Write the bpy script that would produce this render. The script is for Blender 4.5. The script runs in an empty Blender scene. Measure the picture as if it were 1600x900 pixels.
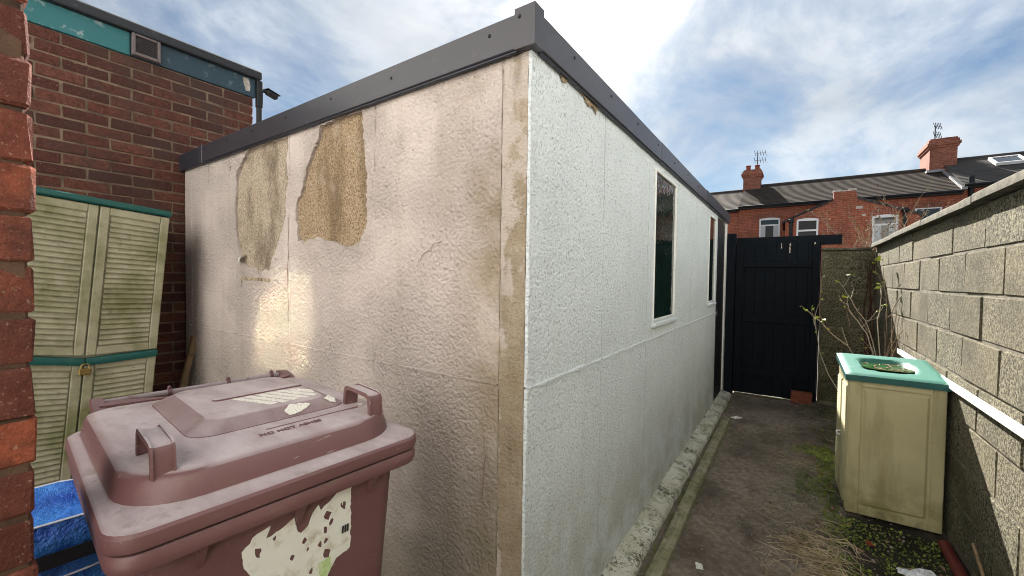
import bpy, bmesh, math, random
from mathutils import Vector, Matrix, noise as mnoise
from mathutils.geometry import delaunay_2d_cdt

random.seed(7)
sc = bpy.context.scene
COL = sc.collection
R = math.radians

# ------------------------------------------------------------------ camera, sky, sun, exposure
CAM = Vector((0.0, 0.0, 1.44))
yaw, pit, rol = R(34.21), R(-1.424), R(0.807)
fwd = Vector((-math.sin(yaw) * math.cos(pit), math.cos(yaw) * math.cos(pit), math.sin(pit)))
rgt = Vector((math.cos(yaw), math.sin(yaw), 0))
upv = rgt.cross(fwd)
r2 = rgt * math.cos(rol) + upv * math.sin(rol)
u2 = -rgt * math.sin(rol) + upv * math.cos(rol)
cam = bpy.data.objects.new('camera', bpy.data.cameras.new('camera'))
cam.matrix_world = Matrix(((r2.x, u2.x, -fwd.x, CAM.x), (r2.y, u2.y, -fwd.y, CAM.y), (r2.z, u2.z, -fwd.z, CAM.z), (0, 0, 0, 1)))
cam.data.sensor_width = 36
cam.data.lens = 36 * 643.57 / 1600
cam.data.clip_start = 0.02
cam.data.clip_end = 2000
COL.objects.link(cam)
sc.camera = cam

SUN_AZ, SUN_EL = R(-23.0), R(35.0)          # azimuth clockwise from +Y
SUN = Vector((math.sin(SUN_AZ) * math.cos(SUN_EL), math.cos(SUN_AZ) * math.cos(SUN_EL), math.sin(SUN_EL)))
sun = bpy.data.objects.new('sun', bpy.data.lights.new('sun', 'SUN'))
sun.data.energy = 5.0
sun.data.angle = R(0.6)
sun.data.color = (1.0, 0.95, 0.88)
sun.rotation_euler = SUN.to_track_quat('Z', 'Y').to_euler()
COL.objects.link(sun)

sc.render.engine = 'CYCLES'
sc.cycles.use_denoising = True
sc.cycles.filter_width = 1.0
sc.cycles.max_bounces = 8
sc.cycles.diffuse_bounces = 5
sc.cycles.sample_clamp_indirect = 0.0
sc.cycles.blur_glossy = 0.0
sc.cycles.caustics_reflective = True
sc.view_settings.view_transform = 'Standard'
sc.view_settings.look = 'None'
sc.view_settings.exposure = 1.9
sc.view_settings.gamma = 1.0
sc.view_settings.use_curve_mapping = False


class G:
    """thin wrapper over a node tree"""
    def __init__(s, nt):
        s.nt = nt

    def node(s, t, **kw):
        n = s.nt.nodes.new(t)
        for k, v in kw.items():
            setattr(n, k, v)
        return n

    def put(s, sock, v):
        if v is None:
            return
        if isinstance(v, bpy.types.NodeSocket):
            s.nt.links.new(v, sock)
        elif sock.type == 'RGBA' and not isinstance(v, (int, float)):
            sock.default_value = (v[0], v[1], v[2], 1.0)
        elif sock.type == 'RGBA':
            sock.default_value = (v, v, v, 1.0)
        else:
            sock.default_value = v

    def pos(s):
        return s.node('ShaderNodeNewGeometry').outputs['Position']

    def mapv(s, vec, scale=(1, 1, 1), loc=(0, 0, 0), rot=(0, 0, 0)):
        m = s.node('ShaderNodeMapping')
        m.inputs['Location'].default_value = loc
        m.inputs['Rotation'].default_value = rot
        m.inputs['Scale'].default_value = scale
        s.put(m.inputs['Vector'], vec)
        return m.outputs[0]

    def noise(s, scale, detail=4, rough=.55, vec=None, dist=0.0):
        n = s.node('ShaderNodeTexNoise')
        s.put(n.inputs['Vector'], vec if vec is not None else s.pos())
        n.inputs['Scale'].default_value = scale
        n.inputs['Detail'].default_value = detail
        n.inputs['Roughness'].default_value = rough
        n.inputs['Distortion'].default_value = dist
        return n.outputs['Fac']

    def voro(s, scale, vec=None, feature='F1', rnd=1.0):
        n = s.node('ShaderNodeTexVoronoi', feature=feature)
        s.put(n.inputs['Vector'], vec if vec is not None else s.pos())
        n.inputs['Scale'].default_value = scale
        n.inputs['Randomness'].default_value = rnd
        return n.outputs['Distance']

    def ramp(s, fac, stops, interp='LINEAR'):
        n = s.node('ShaderNodeValToRGB')
        r = n.color_ramp
        r.interpolation = interp
        while len(r.elements) < len(stops):
            r.elements.new(0.5)
        for e, (p, c) in zip(r.elements, stops):
            e.position = p
            e.color = (c, c, c, 1) if isinstance(c, (int, float)) else (c[0], c[1], c[2], 1)
        s.put(n.inputs[0], fac)
        return n.outputs[0]

    def mix(s, fac, a, b, mode='MIX'):
        n = s.node('ShaderNodeMix', data_type='RGBA', blend_type=mode)
        s.put(n.inputs[0], fac)
        s.put(n.inputs[6], a)
        s.put(n.inputs[7], b)
        return n.outputs[2]

    def math(s, op, a, b=None, c=None):
        n = s.node('ShaderNodeMath', operation=op)
        s.put(n.inputs[0], a)
        s.put(n.inputs[1], b)
        s.put(n.inputs[2], c)
        return n.outputs[0]

    def mapr(s, v, a, b, c=0.0, d=1.0):
        n = s.node('ShaderNodeMapRange')
        s.put(n.inputs[0], v)
        for i, q in enumerate((a, b, c, d)):
            n.inputs[i + 1].default_value = q
        return n.outputs[0]

    def sep(s, vec):
        n = s.node('ShaderNodeSeparateXYZ')
        s.put(n.inputs[0], vec)
        return n.outputs

    def comb(s, x, y, z):
        n = s.node('ShaderNodeCombineXYZ')
        s.put(n.inputs[0], x)
        s.put(n.inputs[1], y)
        s.put(n.inputs[2], z)
        return n.outputs[0]

    def rnd(s):
        return s.node('ShaderNodeObjectInfo').outputs['Random']

    def bump(s, h, dist, strength=1.0, normal=None):
        n = s.node('ShaderNodeBump')
        n.inputs['Strength'].default_value = strength
        n.inputs['Distance'].default_value = dist
        s.put(n.inputs['Height'], h)
        s.put(n.inputs['Normal'], normal)
        return n.outputs[0]


def sky_world():
    w = bpy.data.worlds.new('World')
    sc.world = w
    w.use_nodes = True
    nt = w.node_tree
    g = G(nt)
    bg = nt.nodes['Background']
    sky = g.node('ShaderNodeTexSky', sky_type='NISHITA')
    sky.sun_disc = False
    sky.sun_elevation = SUN_EL
    sky.sun_rotation = SUN_AZ
    sky.altitude = 50
    sky.air_density = 1.0
    sky.dust_density = 0.3
    sky.ozone_density = 2.0
    d = g.node('ShaderNodeTexCoord').outputs['Generated']
    nrm = g.node('ShaderNodeVectorMath', operation='NORMALIZE')
    g.put(nrm.inputs[0], d)
    d = nrm.outputs[0]
    x, y, z = g.sep(d)
    k = g.math('ADD', g.math('MAXIMUM', z, 0.0), 0.34)
    cx, cy = g.math('DIVIDE', x, k), g.math('DIVIDE', y, k)
    cv = g.comb(cx, cy, 0.0)
    warp = g.noise(1.3, 3, .5, g.mapv(cv, loc=(4.2, 1.1, 0)))
    big = g.noise(2.3, 9, .58, g.mapv(cv, (1.0, 0.95, 1), (2.3, 7.9, 3.0), (0, 0, R(24))), dist=.4)
    fine = g.noise(4.2, 6, .62, g.mapv(cv, (1.0, 0.6, 1), (5.3, 1.9, 8.0), (0, 0, R(30))), dist=.35)
    f = g.math('ADD', g.math('MULTIPLY', big, .82), g.math('MULTIPLY', fine, .18))
    dot = g.node('ShaderNodeVectorMath', operation='DOT_PRODUCT')
    g.put(dot.inputs[0], d)
    dot.inputs[1].default_value = SUN
    c = g.math('MAXIMUM', dot.outputs['Value'], 0.0)
    halo = g.math('POWER', c, 24.0)
    core = g.math('POWER', c, 200.0)
    cover = g.ramp(g.math('ADD', f, g.math('MULTIPLY', halo, .10)), [(.37, 0.12), (.49, .44), (.58, .80), (.70, 1.0)])
    # thin high veil brightens clear air, cloud tops bright, thick undersides greyer
    thick = g.ramp(g.noise(2.1, 5, .55, g.mapv(cv, loc=(9.1, 2.2, 1.0))), [(.40, 1.0), (.68, .74)])
    cloud = g.mix(1.0, g.mix(halo, CLOUD, CLOUD_SUN), thick, 'MULTIPLY')
    air = g.mix(1.0, sky.outputs[0], SKY_TINT, 'MULTIPLY')
    col = g.mix(cover, air, cloud)
    glow = g.node('ShaderNodeMix', data_type='RGBA', blend_type='ADD')
    glow.inputs[0].default_value = 1.0
    g.put(glow.inputs[6], col)
    g.put(glow.inputs[7], g.mix(core, (0, 0, 0), GLOW))
    g.put(bg.inputs['Color'], glow.outputs[2])
    bg.inputs['Strength'].default_value = 0.05


CLOUD = (4.9, 5.2, 5.5)
CLOUD_SUN = (8.0, 7.8, 7.4)
SKY_TINT = (.325, .42, .465)
GLOW = (22, 21, 19)
sky_world()

# ------------------------------------------------------------------ mesh helpers


def link(o, parent=None):
    COL.objects.link(o)
    if parent is not None:
        o.parent = parent
    return o


def mobj(name, verts, faces, mat, parent=None, smooth=False, loc=None):
    me = bpy.data.meshes.new(name)
    me.from_pydata([tuple(v) for v in verts], [], faces)
    me.validate()
    if smooth:
        for p in me.polygons:
            p.use_smooth = True
    me.materials.append(mat)
    o = bpy.data.objects.new(name, me)
    if loc is not None:
        o.location = loc
    return link(o, parent)


def share(name, me, parent, loc, rot=(0, 0, 0), scale=(1, 1, 1)):
    o = bpy.data.objects.new(name, me)
    o.location, o.rotation_euler, o.scale = loc, rot, scale
    return link(o, parent)


def empty(name, loc=(0, 0, 0), rz=0.0):
    o = bpy.data.objects.new(name, None)
    o.location = loc
    o.rotation_euler = (0, 0, rz)
    o.empty_display_size = .1
    return link(o)


def tag(o, label=None, cat=None, group=None, kind=None):
    if label: o['label'] = label
    if cat: o['category'] = cat
    if group: o['group'] = group
    if kind: o['kind'] = kind
    return o


class MB:
    """collects shapes, builds one mesh object"""
    def __init__(s):
        s.v, s.f = [], []

    def add(s, vs, fs):
        n = len(s.v)
        s.v += [tuple(v) for v in vs]
        s.f += [tuple(i + n for i in f) for f in fs]
        return s

    def box(s, x0, x1, y0, y1, z0, z1, b=0.0, xf=None):
        bm = bmesh.new()
        bmesh.ops.create_cube(bm, size=1)
        for v in bm.verts:
            v.co = Vector((x0 + (v.co.x + .5) * (x1 - x0), y0 + (v.co.y + .5) * (y1 - y0), z0 + (v.co.z + .5) * (z1 - z0)))
        if b > 0:
            bmesh.ops.bevel(bm, geom=bm.edges[:], offset=min(b, .45 * min(x1 - x0, y1 - y0, z1 - z0)), segments=1, affect='EDGES')
        if xf is not None:
            bm.transform(xf)
        bm.verts.index_update()
        s.add([v.co[:] for v in bm.verts], [[v.index for v in f.verts] for f in bm.faces])
        bm.free()
        return s

    def tube(s, pts, rad, n=6, cap=True):
        pts = [Vector(p) for p in pts]
        if not isinstance(rad, (list, tuple)):
            rad = [rad] * len(pts)
        vs, fs = [], []
        prev = None
        for i, p in enumerate(pts):
            t = (pts[min(i + 1, len(pts) - 1)] - pts[max(i - 1, 0)])
            t = t.normalized() if t.length > 1e-9 else Vector((0, 0, 1))
            a = prev if prev is not None else (Vector((0, 0, 1)) if abs(t.z) < .9 else Vector((1, 0, 0)))
            a = (a - t * a.dot(t)).normalized()
            prev = a
            b = t.cross(a)
            for k in range(n):
                an = 2 * math.pi * k / n
                vs.append(p + (a * math.cos(an) + b * math.sin(an)) * rad[i])
        for i in range(len(pts) - 1):
            for k in range(n):
                fs.append((i * n + k, i * n + (k + 1) % n, (i + 1) * n + (k + 1) % n, (i + 1) * n + k))
        if cap:
            fs.append(tuple(range(n))[::-1])
            fs.append(tuple((len(pts) - 1) * n + k for k in range(n)))
        return s.add(vs, fs)

    def loft(s, loops, cap0=True, cap1=True):
        n = len(loops[0])
        vs = [p for l in loops for p in l]
        fs = []
        for i in range(len(loops) - 1):
            for k in range(n):
                fs.append((i * n + k, i * n + (k + 1) % n, (i + 1) * n + (k + 1) % n, (i + 1) * n + k))
        if cap0: fs.append(tuple(range(n))[::-1])
        if cap1: fs.append(tuple((len(loops) - 1) * n + k for k in range(n)))
        return s.add(vs, fs)

    def prism(s, poly, d0, d1, axis='x'):
        """poly of (a, b); extruded along axis from d0 to d1"""
        def P(a, b, d):
            return {'x': (d, a, b), 'y': (a, d, b), 'z': (a, b, d)}[axis]
        n = len(poly)
        vs = [P(a, b, d0) for a, b in poly] + [P(a, b, d1) for a, b in poly]
        fs = [tuple(range(n)), tuple(range(n, 2 * n))[::-1]] + [(i, i + n, (i + 1) % n + n, (i + 1) % n) for i in range(n)]
        return s.add(vs, fs)

    def build(s, name, mat, parent=None, smooth=False, xf=None, loc=None):
        vs = s.v if xf is None else [xf(Vector(v)) for v in s.v]
        o = mobj(name, vs, s.f, mat, parent, False, loc)
        bm = bmesh.new()
        bm.from_mesh(o.data)
        bmesh.ops.recalc_face_normals(bm, faces=bm.faces)
        bm.to_mesh(o.data)
        bm.free()
        if smooth:
            o.data.shade_smooth()
            o.data.set_sharp_from_angle(angle=R(smooth if smooth is not True else 40))
        return o


def box(name, x0, x1, y0, y1, z0, z1, mat, parent=None, b=.003):
    return MB().box(x0, x1, y0, y1, z0, z1, b).build(name, mat, parent)


def piece_mesh(name, lx, ly, lz, mat, b=.004, jit=.0015, seed=0):
    """a block or brick centred on its origin, bevelled and slightly knocked about"""
    rr = random.Random(seed)
    bm = bmesh.new()
    bmesh.ops.create_cube(bm, size=1)
    for v in bm.verts:
        v.co = Vector((v.co.x * lx, v.co.y * ly, v.co.z * lz)) + Vector([rr.uniform(-jit, jit) for _ in range(3)])
    bmesh.ops.bevel(bm, geom=bm.edges[:], offset=b, segments=1, affect='EDGES')
    for v in bm.verts:
        v.co += Vector([rr.uniform(-jit, jit) * .5 for _ in range(3)])
    me = bpy.data.meshes.new(name)
    bm.to_mesh(me)
    bm.free()
    me.materials.append(mat)
    return me


def inside(pt, poly):
    x, y = pt
    r = False
    j = len(poly) - 1
    for i in range(len(poly)):
        xi, yi = poly[i]
        xj, yj = poly[j]
        if (yi > y) != (yj > y) and x < (xj - xi) * (y - yi) / (yj - yi) + xi:
            r = not r
        j = i
    return r


def ragged(poly, step=.012, amp=.004, seed=1):
    rr = random.Random(seed)
    out = []
    for i, (a, b) in enumerate(poly):
        c, d = poly[(i + 1) % len(poly)]
        L = math.hypot(c - a, d - b)
        n = max(1, int(L / step))
        for k in range(n):
            t = k / n
            q = 1 if k else .4
            out.append((a + (c - a) * t + rr.uniform(-amp, amp) * q, b + (d - b) * t + rr.uniform(-amp, amp) * q))
    return out


def sheet(outer, holes, step, height=None, thick=.006, lift=0.0):
    """triangulated sheet in (a, b) with holes; returns verts (a, b, h) and faces, edges turned back by thick.
    h is measured along the outward normal"""
    pts, edges = [], []
    loops = []
    for poly in [outer] + holes:
        n0 = len(pts)
        pts += [Vector(p) for p in poly]
        edges += [(n0 + i, n0 + (i + 1) % len(poly)) for i in range(len(poly))]
        loops.append((n0, len(poly)))
    if step:
        xs = [p[0] for p in outer]
        ys = [p[1] for p in outer]
        a = min(xs) + step
        rr = random.Random(len(pts))
        while a < max(xs) - step * .4:
            b = min(ys) + step
            while b < max(ys) - step * .4:
                q = (a + rr.uniform(-.2, .2) * step, b + rr.uniform(-.2, .2) * step)
                if inside(q, outer) and not any(inside(q, h) for h in holes):
                    pts.append(Vector(q))
                b += step
            a += step
    V, E, F, _, _, _ = delaunay_2d_cdt(pts, edges, [], 0, 1e-6)
    vs = [(v.x, v.y, height(v.x, v.y) if height else 0.0) for v in V]
    fs = []
    for f in F:
        c = (sum(V[i].x for i in f) / len(f), sum(V[i].y for i in f) / len(f))
        if inside(c, outer) and not any(inside(c, h) for h in holes):
            fs.append(tuple(f))
    # paint lifts and curls along torn edges
    if lift:
        nh = sum(len(h) for h in holes)
        n0 = len(outer)
        hs = [p for h in holes for p in h]
        rr = random.Random(5)
        for i, v in enumerate(vs):
            d = min(math.hypot(v[0] - p[0], v[1] - p[1]) for p in hs) if hs else 9
            if d < .035:
                k = max(0.0, .5 + 1.3 * mnoise.noise(Vector((v[0] * 9, v[1] * 9, 3))))
                vs[i] = (v[0], v[1], v[2] + lift * k * (1 - d / .035) ** 2)
    # rim
    cnt = {}
    for f in fs:
        for i in range(len(f)):
            e = (f[i], f[(i + 1) % len(f)])
            k = tuple(sorted(e))
            cnt.setdefault(k, []).append(e)
    back = {}
    for k, l in cnt.items():
        if len(l) == 1:
            i, j = l[0]
            for q in (i, j):
                if q not in back:
                    back[q] = len(vs)
                    vs.append((vs[q][0], vs[q][1], -thick))
            fs.append((j, i, back[i], back[j]))
    return vs, fs


def rrect(u0, u1, v0, v1, r, z, n=6):
    """rounded rectangle loop, r a number or four radii"""
    rs = r if isinstance(r, (list, tuple)) else [r] * 4
    out = []
    for (cx, cy, a0, rr) in ((u1, v1, 0, rs[0]), (u0, v1, 90, rs[1]), (u0, v0, 180, rs[2]), (u1, v0, 270, rs[3])):
        ox = cx - rr if cx == u1 else cx + rr
        oy = cy - rr if cy == v1 else cy + rr
        for k in range(n + 1):
            a = R(a0 + 90 * k / n)
            out.append((ox + rr * math.cos(a), oy + rr * math.sin(a), z))
    return out


# ------------------------------------------------------------------ materials
def M(name, fn, rough=.85, spec=.3, metallic=0.0):
    m = bpy.data.materials.new(name)
    m.use_nodes = True
    g = G(m.node_tree)
    b = m.node_tree.nodes['Principled BSDF']
    b.inputs['Roughness'].default_value = rough
    b.inputs['Specular IOR Level'].default_value = spec
    b.inputs['Metallic'].default_value = metallic
    r = fn(g)
    if not isinstance(r, dict):
        r = {'col': r}
    g.put(b.inputs['Base Color'], r.get('col'))
    g.put(b.inputs['Normal'], r.get('nor'))
    g.put(b.inputs['Roughness'], r.get('rough'))
    if 'trans' in r:
        b.inputs['Transmission Weight'].default_value = r['trans']
    return m


def brick_fn(dark, mid, light, obj=True, stain=.5):
    def fn(g):
        off = g.node('ShaderNodeVectorMath', operation='ADD')
        g.put(off.inputs[0], g.pos())
        g.put(off.inputs[1], g.math('MULTIPLY', g.rnd(), 40.0))
        v = off.outputs[0]
        c = g.ramp(g.rnd(), [(0, dark), (.45, mid), (1, light)])
        n = g.noise(38, 6, .65, v)
        c = g.mix(g.ramp(n, [(.35, .75), (.65, 0)]), c, tuple(k * .45 for k in mid))
        sp = g.noise(150, 3, .7, v)
        c = g.mix(g.ramp(sp, [(.60, 0), (.72, .55)]), c, (.42, .30, .22))
        st = g.noise(2.6, 4, .6)
        c = g.mix(g.ramp(st, [(.45, 0), (.7, stain)]), c, (.05, .035, .03))
        h = g.math('ADD', g.noise(60, 6, .7, v), g.math('MULTIPLY', g.noise(260, 3, .6, v), .4))
        return {'col': c, 'nor': g.bump(h, .006, .9)}
    return fn


m_brick_old = M('brick_red_near', brick_fn((.085, .025, .018), (.19, .055, .034), (.34, .09, .042), stain=.55), .88)
m_brick_dark = M('brick_brown', brick_fn((.050, .018, .015), (.098, .032, .023), (.15, .055, .036), stain=.85), .9)
m_brick_loose = M('brick_loose', brick_fn((.19, .055, .035), (.25, .075, .045), (.28, .09, .055), stain=.1), .9)


def mortar_fn(a, b):
    def fn(g):
        c = g.mix(g.ramp(g.noise(9, 5, .6), [(.35, 0), (.65, 1)]), a, b)
        return {'col': c, 'nor': g.bump(g.noise(190, 5, .7), .004, .8)}
    return fn


m_mortar = M('mortar_sand', mortar_fn((.20, .145, .10), (.085, .060, .043)), .95)
m_mortar_near = M('mortar_near', mortar_fn((.12, .07, .045), (.035, .02, .015)), .95)
m_mortar_grey = M('mortar_grey', mortar_fn((.10, .088, .066), (.24, .21, .155)), .95)


def block_fn(g):
    off = g.node('ShaderNodeVectorMath', operation='ADD')
    g.put(off.inputs[0], g.pos())
    g.put(off.inputs[1], g.math('MULTIPLY', g.rnd(), 30.0))
    v = off.outputs[0]
    vo = g.noise(170, 3, .8, v)
    n = g.noise(72, 4, .88, v)
    base = g.ramp(n, [(.41, (.012, .010, .007)), (.48, (.092, .082, .053)), (.575, (.31, .285, .19))])
    c = g.mix(g.ramp(g.rnd(), [(0, .0), (1, .5)]), base, (.20, .165, .10))
    c = g.mix(g.ramp(g.noise(2.2, 5, .65), [(.46, 0), (.68, .75)]), c, (.060, .056, .034))
    x, y, z = g.sep(g.pos())
    damp = g.math('MULTIPLY', g.ramp(z, [(.0, 1.0), (.45, .0)]), g.ramp(g.noise(5, 4, .6), [(.35, .2), (.6, 1)]))
    c = g.mix(g.math('MULTIPLY', damp, .75), c, (.055, .068, .030))
    h = g.math('ADD', g.math('MULTIPLY', vo, .6), n)
    return {'col': c, 'nor': g.bump(h, .011, 1.0)}


m_block = M('lightweight_block', block_fn, .95)


def coping_fn(g):
    c = g.mix(g.ramp(g.noise(14, 6, .65), [(.35, 0), (.65, 1)]), (.042, .037, .026), (.145, .13, .095))
    c = g.mix(g.ramp(g.noise(5, 4, .6), [(.46, 0), (.66, .8)]), c, (.065, .066, .028))
    c = g.mix(g.ramp(g.noise(48, 5, .7), [(.58, 0), (.68, .7)]), c, (.30, .28, .21))
    return {'col': c, 'nor': g.bump(g.noise(120, 5, .7), .005, .9)}


m_coping = M('coping_concrete', coping_fn, .95)


def render_h(g, scale=58):
    """thrown render: lumps with flattened tops"""
    n = g.noise(scale, 5, .62)
    w = g.noise(scale * .35, 3, .5)
    v = g.voro(scale * .8)
    h = g.math('ADD', g.math('MULTIPLY', n, 1.0), g.math('MULTIPLY', w, .7))
    return g.math('SUBTRACT', h, g.math('MULTIPLY', v, .35)), n


def front_fn(g):
    x, y, z = g.sep(g.pos())
    # smoother trowelled patches among rough ones
    h, n = render_h(g, 74)
    amt = g.ramp(g.noise(1.9, 4, .6, g.mapv(g.pos(), loc=(3, 1, 7))), [(.36, .28), (.58, 1.0)])
    base = g.mix(g.ramp(g.noise(3.2, 5, .6), [(.35, 0), (.68, 1)]), (.60, .525, .49), (.52, .455, .42))
    streak = g.noise(1.0, 5, .65, g.mapv(g.pos(), (7.5, 7.5, .9)))
    c = g.mix(g.ramp(streak, [(.52, 0), (.76, .5)]), base, (.38, .315, .235))
    # brown run-off staining beside the corner post and dirt splashed up from the ground
    cs = g.math('MULTIPLY', g.mapr(x, -1.16, -.90), g.ramp(g.noise(2.3, 5, .6), [(.40, 0), (.6, 1)]))
    c = g.mix(g.math('MULTIPLY', cs, .85), c, (.30, .24, .16))
    low = g.math('MULTIPLY', g.ramp(g.math('MULTIPLY', z, .5), [(.02, 1.0), (.60, 0)]), g.ramp(g.noise(3.1, 6, .65), [(.30, 0.2), (.58, 1)]))
    c = g.mix(g.math('MULTIPLY', low, .85), c, (.27, .24, .185))
    green = g.math('MULTIPLY', g.ramp(g.noise(2.4, 5, .6, g.mapv(g.pos(), loc=(8, 2, 1))), [(.55, 0), (.72, 1)]), g.mapr(z, .1, 1.1, 1.0, 0.0))
    c = g.mix(g.math('MULTIPLY', green, .5), c, (.17, .19, .10))
    c = g.mix(g.math('MULTIPLY', g.ramp(n, [(.31, .65), (.45, 0)]), amt), c, (.33, .28, .24))  # pits darkened in colour to add shade that the relief lacks
    spot = g.ramp(g.noise(21, 2, .5), [(.73, 0), (.76, .7)])
    c = g.mix(spot, c, (.13, .09, .06))
    return {'col': c, 'nor': g.bump(g.math('MULTIPLY', h, amt), .022, 1.0)}


m_front = M('cream_painted_render', front_fn, 1.0, .06)


def bare_fn(g):
    v = g.voro(120)
    n = g.noise(95, 5, .65)
    c = g.ramp(n, [(.32, (.15, .10, .058)), (.48, (.42, .31, .195)), (.66, (.60, .475, .33))])
    st = g.noise(1.0, 5, .6, g.mapv(g.pos(), (5, 5, 1.6), (2, 0, .5)))
    c = g.mix(g.ramp(st, [(.50, 0), (.70, .8)]), c, (.17, .12, .07))
    c = g.mix(g.ramp(g.noise(6, 4, .6), [(.55, 0), (.7, .5)]), c, (.56, .47, .40))
    return {'col': c, 'nor': g.bump(g.math('SUBTRACT', n, v), .010, 1.0)}


m_bare = M('bare_roughcast', bare_fn, .95, .15)
m_bare_grey = M('grey_stained_roughcast', lambda g: {'col': g.mix(g.ramp(g.noise(1.0, 6, .65, g.mapv(g.pos(), (5, 5, 2.6), (4.1, 0, .5))), [(.47, 0), (.66, .8)]), g.ramp(g.noise(95, 5, .65), [(.32, (.18, .14, .10)), (.48, (.42, .345, .26)), (.66, (.58, .50, .40))]), (.105, .08, .055)), 'nor': g.bump(g.noise(95, 5, .65), .010, 1.0)}, .95, .15)


def post_fn(g):
    n = g.noise(120, 5, .65)
    c = g.mix(g.ramp(g.noise(4, 5, .6), [(.35, 0), (.65, 1)]), (.33, .265, .18), (.46, .385, .29))
    x, y, z = g.sep(g.pos())
    c = g.mix(g.ramp(g.math('MULTIPLY', z, .4), [(.70, 0), (.88, .7)]), c, (.60, .51, .42))
    c = g.mix(g.ramp(n, [(.3, .6), (.5, 0)]), c, (.20, .15, .095))
    # traces of the old paint, thicker towards the top and the left edge
    pf = g.math('ADD', g.noise(9, 7, .7), g.math('ADD', g.mapr(z, 1.2, 2.3, -.06, .12), g.mapr(x, -.858, -.80, .12, -.03)))
    c = g.mix(g.ramp(pf, [(.52, 0), (.60, .85)]), c, (.60, .53, .48))
    dk = g.noise(1.0, 5, .65, g.mapv(g.pos(), (14, 14, 2.2), (3, 3, 1)))
    c = g.mix(g.ramp(dk, [(.52, 0), (.70, .6)]), c, (.17, .135, .085))
    return {'col': c, 'nor': g.bump(g.math('ADD', n, g.noise(40, 5, .6)), .012, 1.0)}


m_post = M('bare_corner_concrete', post_fn, .95, .15)


def side_fn(g):
    h, n = render_h(g, 95)
    v = g.noise(170, 4, .7)
    base = g.mix(g.ramp(g.noise(2.1, 5, .6), [(.35, 0), (.7, 1)]), (.81, .875, .90), (.74, .81, .835))
    c = g.mix(g.ramp(n, [(.30, .80), (.45, 0)]), base, (.30, .31, .30))
    c = g.mix(g.ramp(v, [(.62, 0), (.70, .35)]), c, (.40, .39, .36))
    x, y, z = g.sep(g.pos())
    st = g.noise(1.0, 5, .65, g.mapv(g.pos(), (6, 6, .7), (1, 4, 2)))
    c = g.mix(g.ramp(st, [(.58, 0), (.78, .3)]), c, (.52, .50, .44))
    low = g.math('MULTIPLY', g.ramp(z, [(.04, 1), (.75, 0)]), g.ramp(g.noise(4.5, 6, .65), [(.36, 0), (.58, 1)]))
    c = g.mix(g.math('MULTIPLY', low, .55), c, (.40, .385, .30))
    return {'col': c, 'nor': g.bump(h, .016, 1.0)}


m_side = M('white_painted_render', side_fn, .85, .25)


def paint_fn(col, wear=(.3, .3, .28), amt=.4, sc_=30, bumpd=.0015):
    def fn(g):
        n = g.noise(sc_, 6, .65)
        c = g.mix(g.ramp(g.noise(3.5, 4, .6), [(.3, 0), (.7, .35)]), col, tuple(k * .72 for k in col))
        c = g.mix(g.ramp(n, [(.58, 0), (.68, amt)]), c, wear)
        return {'col': c, 'nor': g.bump(n, bumpd, .6)}
    return fn


m_white_paint = M('white_gloss_paint', paint_fn((.80, .80, .77), (.40, .36, .28), .5), .5, .4)
m_black_paint = M('black_gate_paint', paint_fn((.006, .009, .013), (.018, .022, .026), .45, 22), .65, .08)
m_black_door = M('black_door_paint', paint_fn((.009, .010, .011), (.05, .05, .05), .3), .5, .4)
m_fascia = M('grey_plastic_trim', paint_fn((.036, .035, .044), (.070, .066, .072), .45, 12, .0008), .36, .5)
m_fascia_dark = M('charcoal_plastic_trim', paint_fn((.022, .024, .034), (.07, .07, .08), .4, 12, .0008), .45, .45)
m_screw = M('black_screw', lambda g: (.012, .012, .012), .4)
m_roof_felt = M('roof_felt', paint_fn((.07, .07, .075), (.13, .13, .13), .5, 60, .002), .95)
m_teal = M('turquoise_paint', paint_fn((.024, .130, .142), (.27, .33, .33), .75, 17), .5, .4)
m_navy = M('navy_paint', paint_fn((.014, .040, .060), (.11, .15, .17), .6, 15), .42, .45)
m_bitumen = M('bitumen_coping', paint_fn((.028, .030, .034), (.07, .07, .075), .5, 25), .7, .3)
m_vent = M('grey_brown_plastic', paint_fn((.13, .105, .105), (.3, .28, .27), .4, 40), .5)
m_black_plastic = M('black_plastic', paint_fn((.012, .013, .015), (.05, .05, .05), .3, 30), .45)
m_brass = M('tarnished_brass', paint_fn((.30, .21, .07), (.12, .09, .05), .6, 60), .4, .5, .7)


def cab_fn(g):
    c = g.mix(g.ramp(g.noise(5, 5, .6), [(.3, 0), (.7, 1)]), (.37, .355, .245), (.30, .285, .19))
    x, y, z = g.sep(g.pos())
    blot = g.ramp(g.noise(3.4, 6, .7, g.mapv(g.pos(), loc=(1.3, 5.2, .7))), [(.44, 0), (.64, .85)])
    c = g.mix(blot, c, (.135, .14, .050))
    c = g.mix(g.ramp(g.noise(16, 6, .7), [(.60, 0), (.70, .6)]), c, (.09, .085, .045))
    return {'col': c, 'nor': g.bump(g.noise(60, 3, .5), .0006, .5)}


m_cab = M('beige_cabinet_plastic', cab_fn, .55, .35)


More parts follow.
